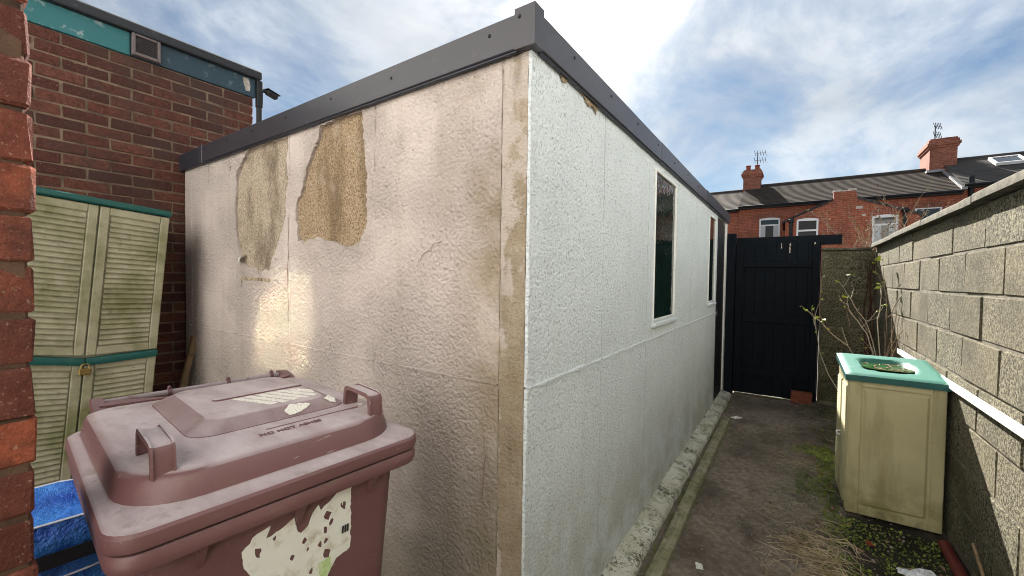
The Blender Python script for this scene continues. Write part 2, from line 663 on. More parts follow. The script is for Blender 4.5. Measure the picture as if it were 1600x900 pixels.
def chest_fn(g):
    c = g.mix(g.ramp(g.noise(3.5, 5, .6), [(.3, 0), (.7, 1)]), (.46, .42, .245), (.37, .335, .185))
    st = g.noise(1.0, 5, .6, g.mapv(g.pos(), (9, 9, 1.2)))
    c = g.mix(g.ramp(st, [(.48, 0), (.66, .5)]), c, (.19, .155, .075))
    x, y, z = g.sep(g.pos())
    low = g.math('MULTIPLY', g.ramp(z, [(.02, 1), (.30, 0)]), g.ramp(g.noise(9, 5, .65), [(.38, 0), (.62, 1)]))
    c = g.mix(g.math('MULTIPLY', low, .8), c, (.15, .14, .05))
    c = g.mix(g.ramp(g.noise(40, 5, .7), [(.66, 0), (.72, .6)]), c, (.10, .08, .05))
    return {'col': c, 'nor': g.bump(g.noise(70, 3, .5), .0006, .5)}


m_chest = M('beige_chest_plastic', chest_fn, .5, .4)
m_green = M('green_plastic', paint_fn((.008, .085, .075), (.03, .11, .09), .5, 22, .0008), .45, .4)
m_green_lid = M('faded_green_plastic', paint_fn((.042, .175, .135), (.09, .23, .18), .55, 14, .0008), .45, .4)
m_water = M('murky_green_water', lambda g: {'col': g.ramp(g.noise(30, 5, .6), [(.35, (.010, .045, .014)), (.65, (.05, .11, .03))])}, .05, .6)


def bin_fn(dust_sheen):
    def fn(g):
        c = g.mix(g.ramp(g.noise(4, 4, .6), [(.3, 0), (.7, 1)]), (.165, .080, .082), (.128, .058, .060))
        ge = g.node('ShaderNodeNewGeometry')
        nx, ny, nz = g.sep(ge.outputs['Normal'])
        # dusty film on upward faces, its pale colour also painting in sky sheen
        up = g.ramp(nz, [(.86, 0), (.985, 1)])
        d = g.noise(5.5, 6, .68, g.mapv(g.pos(), (1, 2.2, 1), (2, .3, 0), (0, 0, R(-20))))
        f = g.math('MULTIPLY', up, g.ramp(d, [(.30, .50), (.62, 1.0)]))
        c = g.mix(g.math('MULTIPLY', f, dust_sheen), c, (.56, .495, .50))
        ed = g.noise(16, 6, .7, g.mapv(g.pos(), (1, 1, 2.5)))
        c = g.mix(g.ramp(ed, [(.57, 0), (.70, .5)]), c, (.17, .135, .095))
        scr = g.noise(1.0, 2, .5, g.mapv(g.pos(), (150, 9, 60), (0, 0, 0), (0, 0, R(37))))
        c = g.mix(g.ramp(scr, [(.70, 0), (.74, .45)]), c, (.45, .38, .36))
        return {'col': c, 'nor': g.bump(g.noise(170, 3, .6), .0004, .5), 'rough': g.math('ADD', g.math('MULTIPLY', f, .25), .42)}
    return fn


m_bin = M('maroon_bin_plastic', bin_fn(.12), .45, .45)
m_bin_lid = M('maroon_lid_plastic', bin_fn(.90), .5, .5)
m_rod = M('worn_lilac_rod', paint_fn((.36, .31, .32), (.16, .08, .09), .6, 30), .45)
m_paper = M('torn_paper_label', lambda g: {'col': g.mix(g.ramp(g.noise(26, 6, .7), [(.52, 0), (.72, .8)]), (.70, .70, .64), (.40, .34, .24)), 'nor': g.bump(g.noise(60, 5, .6), .0012, .7)}, .8)
m_decal = M('cracked_cream_decal', lambda g: {'col': g.mix(g.ramp(g.voro(190, None, 'DISTANCE_TO_EDGE'), [(.008, 1), (.035, 0)]), (.82, .80, .72), (.17, .09, .08))}, .75)
m_lime = M('green_print', lambda g: g.mix(g.ramp(g.noise(60, 4, .6), [(.4, 0), (.6, 1)]), (.36, .55, .17), (.55, .62, .40)), .8)
m_ink = M('black_print', lambda g: (.03, .03, .03), .8)
m_tyre = M('black_rubber', lambda g: (.015, .015, .015), .8)


def bag_fn(g):
    c = g.mix(g.ramp(g.noise(9, 4, .6), [(.35, 0), (.65, 1)]), (.010, .075, .46), (.05, .27, .78))
    wv = g.noise(1, 2, .5, g.mapv(g.pos(), (240, 240, 240)))
    return {'col': c, 'nor': g.bump(g.math('ADD', g.noise(13, 5, .62), g.math('MULTIPLY', wv, .08)), .045, 1.0)}


m_bag = M('blue_woven_plastic', bag_fn, .38, .5)
m_thread = M('white_thread', lambda g: (.62, .66, .72), .8)
m_strap = M('black_webbing', lambda g: {'col': (.012, .012, .016), 'nor': g.bump(g.noise(300, 2, .5), .001, .6)}, .7)


def dirt_fn(g):
    n = g.noise(26, 9, .74)
    c = g.ramp(n, [(.30, (.13, .100, .076)), (.50, (.30, .25, .197)), (.72, (.45, .39, .325))])
    big = g.noise(1.6, 5, .6)
    c = g.mix(g.ramp(big, [(.40, .0), (.64, .6)]), c, (.085, .066, .052))
    peb = g.ramp(g.noise(95, 3, .6), [(.68, 0), (.73, .8)])
    c = g.mix(peb, c, (.23, .20, .17))
    x, y, z = g.sep(g.pos())
    wob = g.math('ADD', x, g.math('MULTIPLY', g.math('SUBTRACT', g.noise(3.3, 4, .6), .5), .6))
    ms = g.math('MULTIPLY', g.ramp(wob, [(.10, 0), (.32, 1)]), g.ramp(g.noise(13, 5, .6), [(.40, 0), (.60, 1)]))
    c = g.mix(g.math('MULTIPLY', ms, .8), c, (.036, .050, .014))
    # near-black soil round the chest, also painting in deeper shade there
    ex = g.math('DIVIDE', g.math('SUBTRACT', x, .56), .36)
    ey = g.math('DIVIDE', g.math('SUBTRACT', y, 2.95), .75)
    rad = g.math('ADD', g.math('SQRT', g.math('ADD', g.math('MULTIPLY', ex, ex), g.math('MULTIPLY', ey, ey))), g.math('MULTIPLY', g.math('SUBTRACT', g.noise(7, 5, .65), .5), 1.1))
    soil_shade = g.mapr(rad, .65, 1.0, 1.0, 0.0)
    c = g.mix(g.math('MULTIPLY', soil_shade, .92), c, (.016, .014, .011))
    cl = g.noise(3.7, 5, .6, g.mapv(g.pos(), (1, .6, 1), (2, 9, 0)))
    c = g.mix(g.ramp(cl, [(.52, 0), (.68, .6)]), c, (.085, .064, .046))
    return {'col': c, 'nor': g.bump(g.math('ADD', n, g.math('MULTIPLY', g.noise(70, 5, .7), .7)), .020, 1.0)}


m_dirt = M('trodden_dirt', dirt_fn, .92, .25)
m_ground = M('ground_earth', lambda g: {'col': g.mix(g.ramp(g.noise(.8, 5, .6), [(.35, 0), (.65, 1)]), (.055, .045, .035), (.10, .085, .065)), 'nor': g.bump(g.noise(30, 5, .7), .01, .8)}, .95)


def kerb_fn(g):
    n = g.noise(58, 7, .75)
    c = g.mix(g.ramp(g.noise(5, 4, .6), [(.4, 0), (.65, 1)]), (.72, .72, .63), (.56, .55, .43))
    big = g.noise(6, 4, .6)
    f = g.math('ADD', n, g.math('MULTIPLY', g.math('SUBTRACT', big, .5), .55))
    c = g.mix(g.ramp(f, [(.55, 0), (.60, .9)]), c, (.075, .072, .035))
    c = g.mix(g.ramp(g.noise(8, 6, .7), [(.52, 0), (.66, .7)]), c, (.13, .15, .035))
    return {'col': c, 'nor': g.bump(g.math('ADD', n, g.noise(90, 4, .6)), .008, 1.0)}


m_kerb = M('flaking_white_kerb', kerb_fn, .9)


def wood_fn(a, b, green):
    def fn(g):
        gr = g.noise(1.0, 6, .6, g.mapv(g.pos(), (60, 3, 60)))
        c = g.mix(g.ramp(gr, [(.3, 0), (.7, 1)]), a, b)
        c = g.mix(g.ramp(g.noise(6, 5, .6), [(.40, 0), (.62, green)]), c, (.105, .125, .020))
        c = g.mix(g.ramp(g.noise(22, 6, .7), [(.50, 0), (.64, .7)]), c, (.075, .066, .04))
        return {'col': c, 'nor': g.bump(gr, .004, .8)}
    return fn


m_timber = M('weathered_timber', wood_fn((.25, .225, .15), (.40, .37, .27), .5), .9)
m_stick = M('bare_wood', wood_fn((.20, .13, .075), (.31, .21, .12), .05), .85)
m_bark = M('twig_bark', lambda g: g.mix(g.ramp(g.noise(60, 3, .5), [(.4, 0), (.6, 1)]), (.30, .22, .15), (.18, .12, .08)), .85)
m_bark_pale = M('pale_twig_bark', lambda g: (.46, .39, .30), .85)
m_ivy = M('dark_red_stem', lambda g: (.075, .032, .026), .85)
m_leaf_y = M('yellow_green_leaf', lambda g: g.mix(g.rnd(), (.36, .40, .06), (.24, .32, .05)), .6)
m_straw = M('dry_straw', lambda g: g.mix(g.ramp(g.noise(9, 3, .5), [(.35, 0), (.65, 1)]), (.52, .43, .28), (.26, .19, .11)), .85)
m_grass = M('thin_green_grass', lambda g: (.095, .14, .05), .8)


def moss_fn(g):
    return g.mix(g.ramp(g.noise(11, 5, .6), [(.35, 0), (.65, 1)]), (.05, .085, .016), (.24, .29, .06))


m_moss = M('moss_and_small_leaves', moss_fn, .85)
m_rust_leaf = M('dead_leaf', lambda g: g.mix(g.ramp(g.noise(14, 3, .5), [(.35, 0), (.65, 1)]), (.12, .06, .03), (.30, .22, .14)), .8)
m_litter = M('white_plastic_film', lambda g: {'col': (.74, .76, .80), 'nor': g.bump(g.noise(40, 4, .6), .006, .8)}, .35, .5)
m_red_pipe = M('dark_red_pipe', paint_fn((.13, .022, .02), (.08, .03, .025), .5, 20), .5)
m_glass = M('obscure_green_glass', lambda g: {'col': g.ramp(g.noise(5, 3, .5), [(.35, (.004, .012, .010)), (.65, (.008, .024, .019))]), 'nor': g.bump(g.voro(42), .003, .16)}, .04, .4)


def far_brick_fn(a, b, m):
    def fn(g):
        x, y, z = g.sep(g.pos())
        t = g.node('ShaderNodeTexBrick')
        g.put(t.inputs['Vector'], g.comb(g.math('ADD', x, y), z, 0.0))
        g.put(t.inputs['Color1'], a)
        g.put(t.inputs['Color2'], b)
        g.put(t.inputs['Mortar'], m)
        t.inputs['Scale'].default_value = 1.0
        t.inputs['Mortar Size'].default_value = .007
        t.inputs['Brick Width'].default_value = .23
        t.inputs['Row Height'].default_value = .076
        c = g.mix(g.ramp(g.noise(9, 4, .6), [(.4, 0), (.65, .5)]), t.outputs['Color'], (.13, .045, .03))
        c = g.mix(g.ramp(g.noise(.9, 5, .6), [(.5, 0), (.7, .5)]), c, (.12, .055, .04))
        return {'col': c, 'nor': g.bump(t.outputs['Fac'], -.006, .6)}
    return fn


m_far_brick = M('terrace_brick', far_brick_fn((.50, .125, .062), (.37, .088, .048), (.40, .29, .21)), .9)
m_chim_brick = M('chimney_brick', far_brick_fn((.44, .14, .085), (.34, .10, .06), (.38, .28, .20)), .9)


def tile_fn(a, b):
    def fn(g):
        c = g.mix(g.ramp(g.noise(2.2, 6, .7), [(.3, 0), (.7, 1)]), a, b)
        c = g.mix(g.ramp(g.noise(30, 4, .7), [(.55, 0), (.68, .45)]), c, tuple(k * .5 for k in a))
        return {'col': c, 'nor': g.bump(g.noise(40, 4, .6), .002, .6)}
    return fn


m_tile = M('grey_brown_tiles', tile_fn((.045, .037, .031), (.082, .067, .055)), 1.0, .03)
m_slate = M('grey_slates', tile_fn((.075, .070, .066), (.12, .11, .10)), 1.0, .03)
m_slate_w = M('pale_slates', tile_fn((.12, .105, .092), (.17, .15, .13)), 1.0, .03)
m_ridge = M('ridge_tile', tile_fn((.06, .055, .055), (.09, .08, .075)), 1.0, .03)
m_lead = M('lead_flashing', lambda g: (.33, .33, .34), .6)
m_upvc = M('white_upvc', lambda g: (.80, .80, .80), .4)
m_pane = M('window_pane', lambda g: (.018, .024, .028), .06, .6)
m_blind = M('pale_curtain', lambda g: (.55, .58, .58), .8)
m_pipe = M('black_iron_pipe', lambda g: (.012, .013, .016), .5)
m_metal = M('aerial_metal', lambda g: (.12, .12, .13), .5, .5, .6)
m_stone = M('pale_stone', lambda g: (.55, .48, .42), .9)
m_pot = M('clay_pot', lambda g: (.27, .085, .05), .85)
m_house = M('white_house_render', lambda g: {'col': g.mix(g.ramp(g.noise(1.5, 4, .6), [(.35, 0), (.65, 1)]), (.82, .82, .80), (.77, .77, .75)), 'nor': g.bump(g.noise(60, 4, .6), .008, .7)}, .85)

# unseen mirror-like pane, tinted and placed to throw a sun patch onto the garage
m_mirror_glass = M('mirror_window_pane', lambda g: (.22, .213, .15), .06, .5, 1.0)
HWIN = (-4.12, -3.38, 2.65, 3.97)

# ------------------------------------------------------------------ ground and path
mobj('ground', [(-300, -300, -.13), (300, -300, -.13), (300, 300, -.13), (-300, 300, -.13)], [(0, 1, 2, 3)], m_ground)
tag(bpy.data.objects['ground'], kind='structure')


def gz(x, y):
    s_ = min(1.0, max(0.0, (x + .2) / .55))
    return -.085 + .055 * s_ * s_ * (3 - 2 * s_) + .012 * mnoise.noise(Vector((x * 2.1, y * 1.4, 0))) + .006 * mnoise.noise(Vector((x * 9, y * 9, 3))) + .003 * mnoise.noise(Vector((x * 30, y * 30, 5)))


def grid_obj(name, x0, x1, y0, y1, step, hf, mat):
    nx, ny = int((x1 - x0) / step) + 1, int((y1 - y0) / step) + 1
    vs, fs = [], []
    for j in range(ny + 1):
        for i in range(nx + 1):
            x, y = x0 + (x1 - x0) * i / nx, y0 + (y1 - y0) * j / ny
            vs.append((x, y, hf(x, y)))
    for j in range(ny):
        for i in range(nx):
            a = j * (nx + 1) + i
            fs.append((a, a + 1, a + nx + 2, a + nx + 1))
    return mobj(name, vs, fs, mat, None, True)


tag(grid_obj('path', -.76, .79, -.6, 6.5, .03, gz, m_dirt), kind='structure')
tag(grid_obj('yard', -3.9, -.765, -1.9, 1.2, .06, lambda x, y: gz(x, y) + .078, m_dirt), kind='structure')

# ------------------------------------------------------------------ the garage
XS, YF = -.74, 1.187         # side wall plane, front wall plane
XL, YB = -3.79, 6.20
ZT = 2.22
shed = empty('garage', (XL + 1.5, YF + 2.5, 0))
tag(shed, 'flat roofed garage of painted concrete panels, cream front and white side', 'garage')
SH = Vector(shed.location)


def loc(vs):
    return [Vector(v) - SH for v in vs]


def relief(seed, amp):
    def h(a, b):
        return amp * (mnoise.noise(Vector((a * 3, b * 3, seed))) + .6 * mnoise.noise(Vector((a * 22, b * 22, seed))) + .35 * mnoise.noise(Vector((a * 60, b * 60, seed))))
    return h


def panel(name, axis, a0, a1, z0, z1, mat, holes=(), seed=0, amp=.0022, step=.035, thick=.05, gap=.002, parent=None, ragg=.0012):
    outer = ragged([(a0 + gap, z0), (a1 - gap, z0), (a1 - gap, z1), (a0 + gap, z1)], .03, ragg, seed)
    vs, fs = sheet(outer, list(holes), step, relief(seed, amp), thick, .010 if ragg and axis == 'f' and holes else 0.0)
    out = []
    for a, b, h in vs:
        out.append((a, YF - h, b) if axis == 'f' else (XS + h, a, b))
    if axis == 's':
        fs = [f for f in fs]
    o = mobj(name, loc(out), fs, mat, parent or shed, False)
    bm = bmesh.new()
    bm.from_mesh(o.data)
    bmesh.ops.recalc_face_normals(bm, faces=bm.faces)
    # make sure the big face looks outwards
    bm.faces.ensure_lookup_table()
    s = sum((f.normal.y * -1 if axis == 'f' else f.normal.x) * f.calc_area() for f in bm.faces)
    if s < 0:
        bmesh.ops.reverse_faces(bm, faces=bm.faces)
    bm.to_mesh(o.data)
    bm.free()
    o.data.shade_smooth()
    o.data.set_sharp_from_angle(angle=R(55))
    return o


PL = [(-2.757, 2.20), (-2.300, 2.20), (-2.311, 1.776), (-2.357, 1.707), (-2.414, 1.599), (-2.478, 1.507), (-2.516, 1.45), (-2.566, 1.469), (-2.614, 1.44), (-2.696, 1.479), (-2.803, 1.49), (-2.869, 1.531), (-2.914, 1.615), (-2.938, 1.72), (-2.944, 1.908), (-2.930, 2.051), (-2.866, 2.124)]
PR = [(-1.98, 2.19), (-1.802, 2.20), (-1.646, 2.20), (-1.638, 2.068), (-1.613, 1.931), (-1.6, 1.782), (-1.604, 1.678), (-1.646, 1.605), (-1.72, 1.57), (-1.785, 1.58), (-1.852, 1.598), (-1.994, 1.628), (-2.085, 1.623), (-2.132, 1.608), (-2.196, 1.627), (-2.213, 1.716), (-2.22, 1.822), (-2.149, 1.902), (-2.117, 1.983), (-2.071, 2.061), (-2.011, 2.118)]
fx = [XL, -3.662, -2.957, -2.290, -1.560, -.858]
JZ = 1.055
for i in range(5):
    holes = []
    if i == 2: holes = [ragged(PL, .014, .006, 5)]
    if i == 3: holes = [ragged(PR, .012, .008, 9)]
    panel('front_panel', 'f', fx[i], fx[i + 1], JZ + .004, ZT, m_front, holes, seed=i + 1, thick=.012 if holes else .05)
    panel('front_panel', 'f', fx[i], fx[i + 1], -.12, JZ - .004, m_front, seed=i + 11)
# bare concrete under the coat of paint
MB().box(XL + .01, -2.291, YF + .011, YF + .06, -.12, ZT).build('concrete_core', m_bare_grey, shed, xf=lambda v: v - SH)
MB().box(-2.290, -.87, YF + .011, YF + .06, -.12, ZT).build('concrete_core', m_bare, shed, xf=lambda v: v - SH)
po = panel('corner_post', 'f', -.8585, XS - .0125, -.12, ZT, m_post, seed=77, amp=.0012, step=.02, thick=.10, gap=.001, ragg=.002)
tag(po, 'bare tan concrete post at the corner of the garage')


def bead(axis, a0, a1, z, slope, seed, rad=.007):
    """wavy fillet of render along the horizontal joint"""
    rr = random.Random(seed)
    n = int((a1 - a0) / .02)
    pts, rads = [], []
    for k in range(n + 1):
        a = a0 + (a1 - a0) * k / n
        zz = z + slope * (a - a0) + .004 * mnoise.noise(Vector((a * 7, seed, 0))) + .002 * mnoise.noise(Vector((a * 40, seed, 0)))
        pts.append((a, YF + .001, zz) if axis == 'f' else (XS - .001, a, zz))
        rads.append(max(.0025, rad * (.85 + .9 * mnoise.noise(Vector((a * 11, seed, 4))))))
    return MB().tube(pts, rads, 6)


for i in range(5):
    bead('f', fx[i] + .01, fx[i + 1] - .01, JZ, 0, i + 3).build('joint_fillet', m_front, shed, smooth=True, xf=lambda v: v - SH)
for i, x in enumerate(fx[1:5]):
    pts = [(x + .002 * mnoise.noise(Vector((z * 5, i, 0))), YF + .0005, z) for z in [k * .06 - .02 for k in range(37)]]
    MB().tube(pts, [.0025 + .0025 * mnoise.noise(Vector((p[2] * 9, i, 2))) for p in pts], 5).build('joint_strip', m_front, shed, smooth=True, xf=lambda v: v - SH)
# curl of paint hanging off the wall
MB().add([(-2.90, YF - .002, 1.545), (-2.86, YF - .020, 1.52), (-2.80, YF - .030, 1.548), (-2.815, YF - .004, 1.566), (-2.85, YF - .032, 1.500)], [(0, 1, 3), (1, 2, 3), (0, 4, 1), (1, 4, 2)]).build('paint_curl', m_white_paint, shed, xf=lambda v: v - SH)
for i, q in enumerate(([(-1.27, 1.50), (-1.235, 1.535), (-1.205, 1.545), (-1.18, 1.575), (-1.13, 1.58)], [(-2.300, 1.76), (-2.296, 1.60), (-2.301, 1.45), (-2.294, 1.28), (-2.30, 1.16)], [(-3.35, 2.19), (-3.34, 2.12), (-3.352, 2.05)], [(-.93, .93), (-.915, .78), (-.925, .60), (-.905, .45)])):
    pts = [(a + (c - a) * k / 5 + random.uniform(-.004, .004), YF - .0035, b + (d - b) * k / 5 + random.uniform(-.004, .004)) for (a, b), (c, d) in zip(q[:-1], q[1:]) for k in range(5)]
    MB().tube(pts, [random.uniform(.0008, .0022) for _ in pts], 4).build('crack', m_bark, shed, xf=lambda v: v - SH)
# scar left by a bracket
mobj('bracket_scar', loc([(-2.86, YF - .004, 1.425), (-2.50, YF - .004, 1.415), (-2.495, YF - .004, 1.395), (-2.62, YF - .004, 1.400), (-2.84, YF - .004, 1.402), (-2.87, YF - .004, 1.35)]), [(0, 5, 4, 3, 2, 1)], M('rusty_scar', lambda g: g.mix(g.ramp(g.noise(40, 5, .7), [(.35, 0), (.55, 1)]), (.07, .05, .03), (.42, .34, .24)), .95), shed)

# side wall
sy = [YF - .0015, 1.846, 2.57, 3.335, 4.08, 4.745, 5.375]
WIN = {2: (2.70, 3.285, 1.165, 2.155), 5: (4.79, 5.235, 1.20, 2.145)}
for i in range(6):
    holes = []
    if i in WIN:
        a, b, c, d = WIN[i]
        holes = [[(a, c), (b, c), (b, d), (a, d)]]
    panel('side_panel', 's', sy[i], sy[i + 1], JZ + .010, ZT, m_side, holes, seed=i + 31, amp=.0028, step=.04, gap=.0028, thick=.012)
    panel('side_panel', 's', sy[i], sy[i + 1], -.12, JZ + .002, m_side, seed=i + 51, amp=.0028, step=.04, gap=.0028, thick=.012)
    bead('s', sy[i] + .01, sy[i + 1] - .01, JZ + .004, .003, i + 20, .0095).build('joint_fillet', m_side, shed, smooth=True, xf=lambda v: v - SH)
for i, (a, b, c, d) in WIN.items():
    f = MB()
    t = .017
    f.box(XS - .06, XS + .007, a + .002, a + t, c + .002, d - .002, .003)
    f.box(XS - .06, XS + .007, b - t, b - .002, c + .002, d - .002, .003)
    f.box(XS - .06, XS + .006, a + t, b - t, d - t, d - .003, .003)
    f.box(XS - .06, XS + .006, a + t, b - t, c + .003, c + t, .003)
    w = f.build('window', m_white_paint, shed, xf=lambda v: v - SH)
    mobj('pane', loc([(XS - .006, a + t, c + t), (XS - .006, b - t, c + t), (XS - .006, b - t, d - t), (XS - .006, a + t, d - t)]), [(0, 1, 2, 3)], m_glass, w)
    MB().box(XS - .02, XS + .024, a - .012, b + .012, c - .035, c - .002, .006).build('sill', m_side, w, xf=lambda v: v - SH)
for q in ([(1.52, 2.207), (1.76, 2.207), (1.73, 2.192), (1.715, 2.16), (1.69, 2.185), (1.64, 2.172), (1.60, 2.19)], [(1.38, 2.207), (1.45, 2.207), (1.425, 2.188), (1.40, 2.178)]):
    vs, fs = sheet(ragged(q, .012, .004, 3), [], 0, None, .003)
    mobj('bare_patch', loc([(XS + .007 + h, a, b) for a, b, h in vs]), fs, m_bare, shed)
# door and end post
dr = box('door', -.79, -.765, 5.395, 6.095, -.05, 2.19, m_black_door, shed)
dr.location = -SH
for k in range(5):
    q = box('plank', -.764, -.752, 5.40 + k * .139, 5.40 + k * .139 + .134, -.04, 2.18, m_black_door, dr, .004)
pk = MB().box(-.752, -.735, 5.46, 5.50, 1.02, 1.07, .004).tube([(-.74, 5.468, 1.065), (-.74, 5.468, 1.09), (-.74, 5.48, 1.10), (-.74, 5.492, 1.09), (-.74, 5.492, 1.065)], .004, 6).build('padlock', m_metal, dr)
box('door_post', -.80, XS + .004, 6.10, YB, -.12, 2.21, m_white_paint, shed, .005).location = -SH
# the walls out of view and the roof
for nm, b_ in (('left_wall', (XL, XL + .05, YF + .061, YB, -.12, ZT)), ('back_wall', (XL + .051, -.81, YB - .06, YB, -.12, ZT)), ('inner_wall', (-.86, -.7535, YF + .11, 5.37, -.12, ZT))):
    box(nm, *b_, m_front, shed).location = -SH
box('lintel', -.80, XS - .002, 5.38, 6.098, 2.195, ZT - .001, m_white_paint, shed).location = -SH
box('roof', XL + .01, -.755, YF + .02, YB - .01, ZT + .001, 2.325, m_roof_felt, shed).location = -SH

# plastic fascia trim
F0, F1 = 2.208, 2.326
yo, xo = YF - .026, XS + .024
tr = MB().box(-3.40, xo - .07, yo, yo + .022, F0, F1, .004).build('fascia_trim', m_fascia, shed, xf=lambda v: v - SH)
te = MB().box(XL - .03, -3.405, yo - .002, yo + .030, F0 - .006, F1 - .004, .004).build('fascia_trim', m_fascia_dark, shed, xf=lambda v: v - SH)
MB().box(-3.445, -3.39, yo - .006, yo + .031, F0 - .002, F1 + .002, .002).build('joint_cover', m_fascia, shed, xf=lambda v: v - SH)
MB().box(-3.39, xo - .07, yo + .004, yo + .021, F0 - .009, F0 - .001, .002).build('drip_edge', m_fascia_dark, shed, xf=lambda v: v - SH)
cc = MB().prism([(xo - .075, yo - .005), (xo + .005, yo - .005), (xo + .005, yo + .055), (xo - .04, yo + .055), (xo - .04, yo + .032), (xo - .075, yo + .032)], F0 - .004, F1 + .012, 'z').build('corner_cap', m_fascia, shed, xf=lambda v: v - SH)
segs = [(yo + .056, 2.75), (2.755, 4.45), (4.455, 6.21)]
for i, (a, b) in enumerate(segs):
    g0, g1 = F0 + .008 * a / 3, F1 - .0 * a
    s_ = MB().box(xo - .022, xo - (.0 if i < 2 else -.004), a, b, F0 + .004 * i, F1 + .003 * i, .004).build('fascia_trim', m_fascia if i < 2 else m_fascia_dark, shed, smooth=30, xf=lambda v: v - SH)
    MB().box(xo - .020, xo - .006, a, b, F0 - .009, F0 - .001 + .004 * i, .002).build('drip_edge', m_fascia_dark, shed, xf=lambda v: v - SH)
sm = bpy.data.meshes.new('screw')
bm = bmesh.new()
bmesh.ops.create_uvsphere(bm, u_segments=8, v_segments=5, radius=.0065)
bm.to_mesh(sm)
bm.free()
sm.materials.append(m_screw)
for x in (-3.36, -3.0, -2.66, -2.28, -1.86, -1.42, -.90):
    share('screw', sm, shed, Vector((x, yo - .001, F0 + .075 + random.uniform(-.01, .01))) - SH, scale=(1, .6, 1))
share('screw', sm, shed, Vector((xo - .055, yo - .006, F0 + .10)) - SH, scale=(1, .6, 1))
for y in (1.46, 1.85, 2.25, 2.66, 3.1, 3.55, 4.0, 4.5, 5.0, 5.5):
    share('screw', sm, shed, Vector((xo + .001, y, F0 + .075 + random.uniform(-.01, .01))) - SH, scale=(.6, 1, 1))

# ------------------------------------------------------------------ kerb, timber, path edge
kb = MB()
n = 200
loops = []
for k in range(n + 1):
    y = 1.10 + (6.08 - 1.10) * k / n
    j = .010 * mnoise.noise(Vector((y * 6, 1, 0))) + .004 * mnoise.noise(Vector((y * 28, 2, 0)))
    t = .006 * mnoise.noise(Vector((y * 8, 4, 0))) + .003 * mnoise.noise(Vector((y * 33, 5, 0)))
    loops.append([(-.745, y, -.14), (-.745, y, -.008 + t), (-.730 + j * .3, y, -.014 + t), (-.645 + j, y, -.034 + t), (-.630 + j, y, -.048 + t), (-.622 + j * .5, y, -.14)])
kb.loft(loops)
ko = kb.build('kerb', m_kerb, smooth=50)
tag(ko, kind='structure')
tb = MB()
loops = []
for k in range(90):
    y = 1.15 + (5.05 - 1.15) * k / 89
    d = .004 * mnoise.noise(Vector((y * 3, 8, 0)))
    dx = .008 * math.sin(y * 1.1)
    loops.append([(-.584 + dx, y, -.14), (-.584 + dx, y, -.054 + d), (-.580 + dx, y, -.050 + d), (-.520 + dx, y, -.055 + d), (-.516 + dx, y, -.059 + d), (-.514 + dx, y, -.14)])
tb.loft(loops)
tag(tb.build('timber_batten', m_timber, smooth=50), 'long weathered timber batten green with algae beside the flaking white kerb', 'batten')

# ------------------------------------------------------------------ right boundary wall and coping
XW = .78
wall = empty('block_wall', (XW + .07, 2.5, 0))
tag(wall, 'long grey lightweight block wall along the right of the path', 'wall')
WL = Vector(wall.location)
box('mortar_core', XW + .005, XW + .132, -1.6, 6.19, -.12, 1.843, m_mortar_grey, wall).location = -WL
zs = [0.005 + .230 * k for k in range(9)]
zs[-1] = 1.842
bmesh_v = [piece_mesh('block', .14, .482, .219, m_block, .006, .0025, s) for s in range(8)]
half_v = [piece_mesh('block', .14, .236, .219, m_block, .006, .0025, s + 20) for s in range(4)]
PITCH = .493
for r in range(8):
    z = (zs[r] + zs[r + 1]) / 2
    base = 2.996 if r % 2 else 2.752
    k0 = -9
    y = base + k0 * PITCH
    while y < 6.2:
        y0, y1 = y, y + PITCH
        if y1 > 6.2:
            y1 = 6.195
        L = y1 - y0
        if y1 > -1.0 and L > .08:
            me = random.choice(bmesh_v)
            share('block', me, wall, Vector((XW + .07 + random.uniform(-.003, .003), (y0 + y1) / 2, z)) - WL, (random.choice([0, math.pi]), 0, random.uniform(-.004, .004)), (1, (L - .010) / .482, 1))
        y += PITCH
cop = empty('wall_coping', (XW + .07, 2.5, 1.845))
tag(cop, 'sloping line of weathered concrete coping slabs along the top of the right block wall', 'coping')
CL = Vector(cop.location)
ys = [-1.6, -.3, .72, 1.78, 3.03, 4.02, 5.05, 6.20]
for i in range(7):
    o = MB()
    L = []
    for k in range(9):
        y = ys[i] + .004 + (ys[i + 1] - ys[i] - .008) * k / 8
        j = lambda q: .004 * mnoise.noise(Vector((y * 9, q, i)))
        L.append([(XW - .045 + j(1), y, 1.846), (XW - .045 + j(1), y, 1.882 + j(2)), (XW - .038, y, 1.889 + j(3)), (XW + .07, y, 1.900 + j(4)), (XW + .185, y, 1.885), (XW + .185, y, 1.846)])
    o.loft(L)
    ob = o.build('coping_slab', m_coping, cop, smooth=50, xf=lambda v: v - CL)
    ob.location.z += [.0, .004, .0, .006, .0, .003, -.002][i]

# short return wall by the gate
ret = empty('return_wall', (.53, 6.31, 0))
tag(ret, 'short grey block return wall between the black gate and the corner', 'wall')
RL = Vector(ret.location)
box('mortar_core', .29, .93, 6.232, 6.36, -.12, 1.815, m_mortar_grey, ret).location = -RL
zq = [.0, .205, .41, .62, .835, 1.05, 1.27, 1.49, 1.61, 1.815]
zq = [0.0, .227, .454, .681, .908, 1.135, 1.362, 1.589, 1.815]
for r in range(8):
    cuts = [.285, .785] if r % 2 else [.285, .545, .785]
    if r == 7: cuts = [.285, .785]
    for a, b in zip(cuts[:-1], cuts[1:]):
        me = half_v[(r + int(a * 10)) % 4]
        share('block', me, ret, Vector(((a + b) / 2, 6.28, (zq[r] + zq[r + 1]) / 2)) - RL, (0, 0, math.pi / 2), (1, (b - a - .016) / .236, .955))
MB().box(.275, .75, 6.185, 6.40, 1.818, 1.845, .006).build('coping_slab', m_coping, ret, xf=lambda v: v - RL)

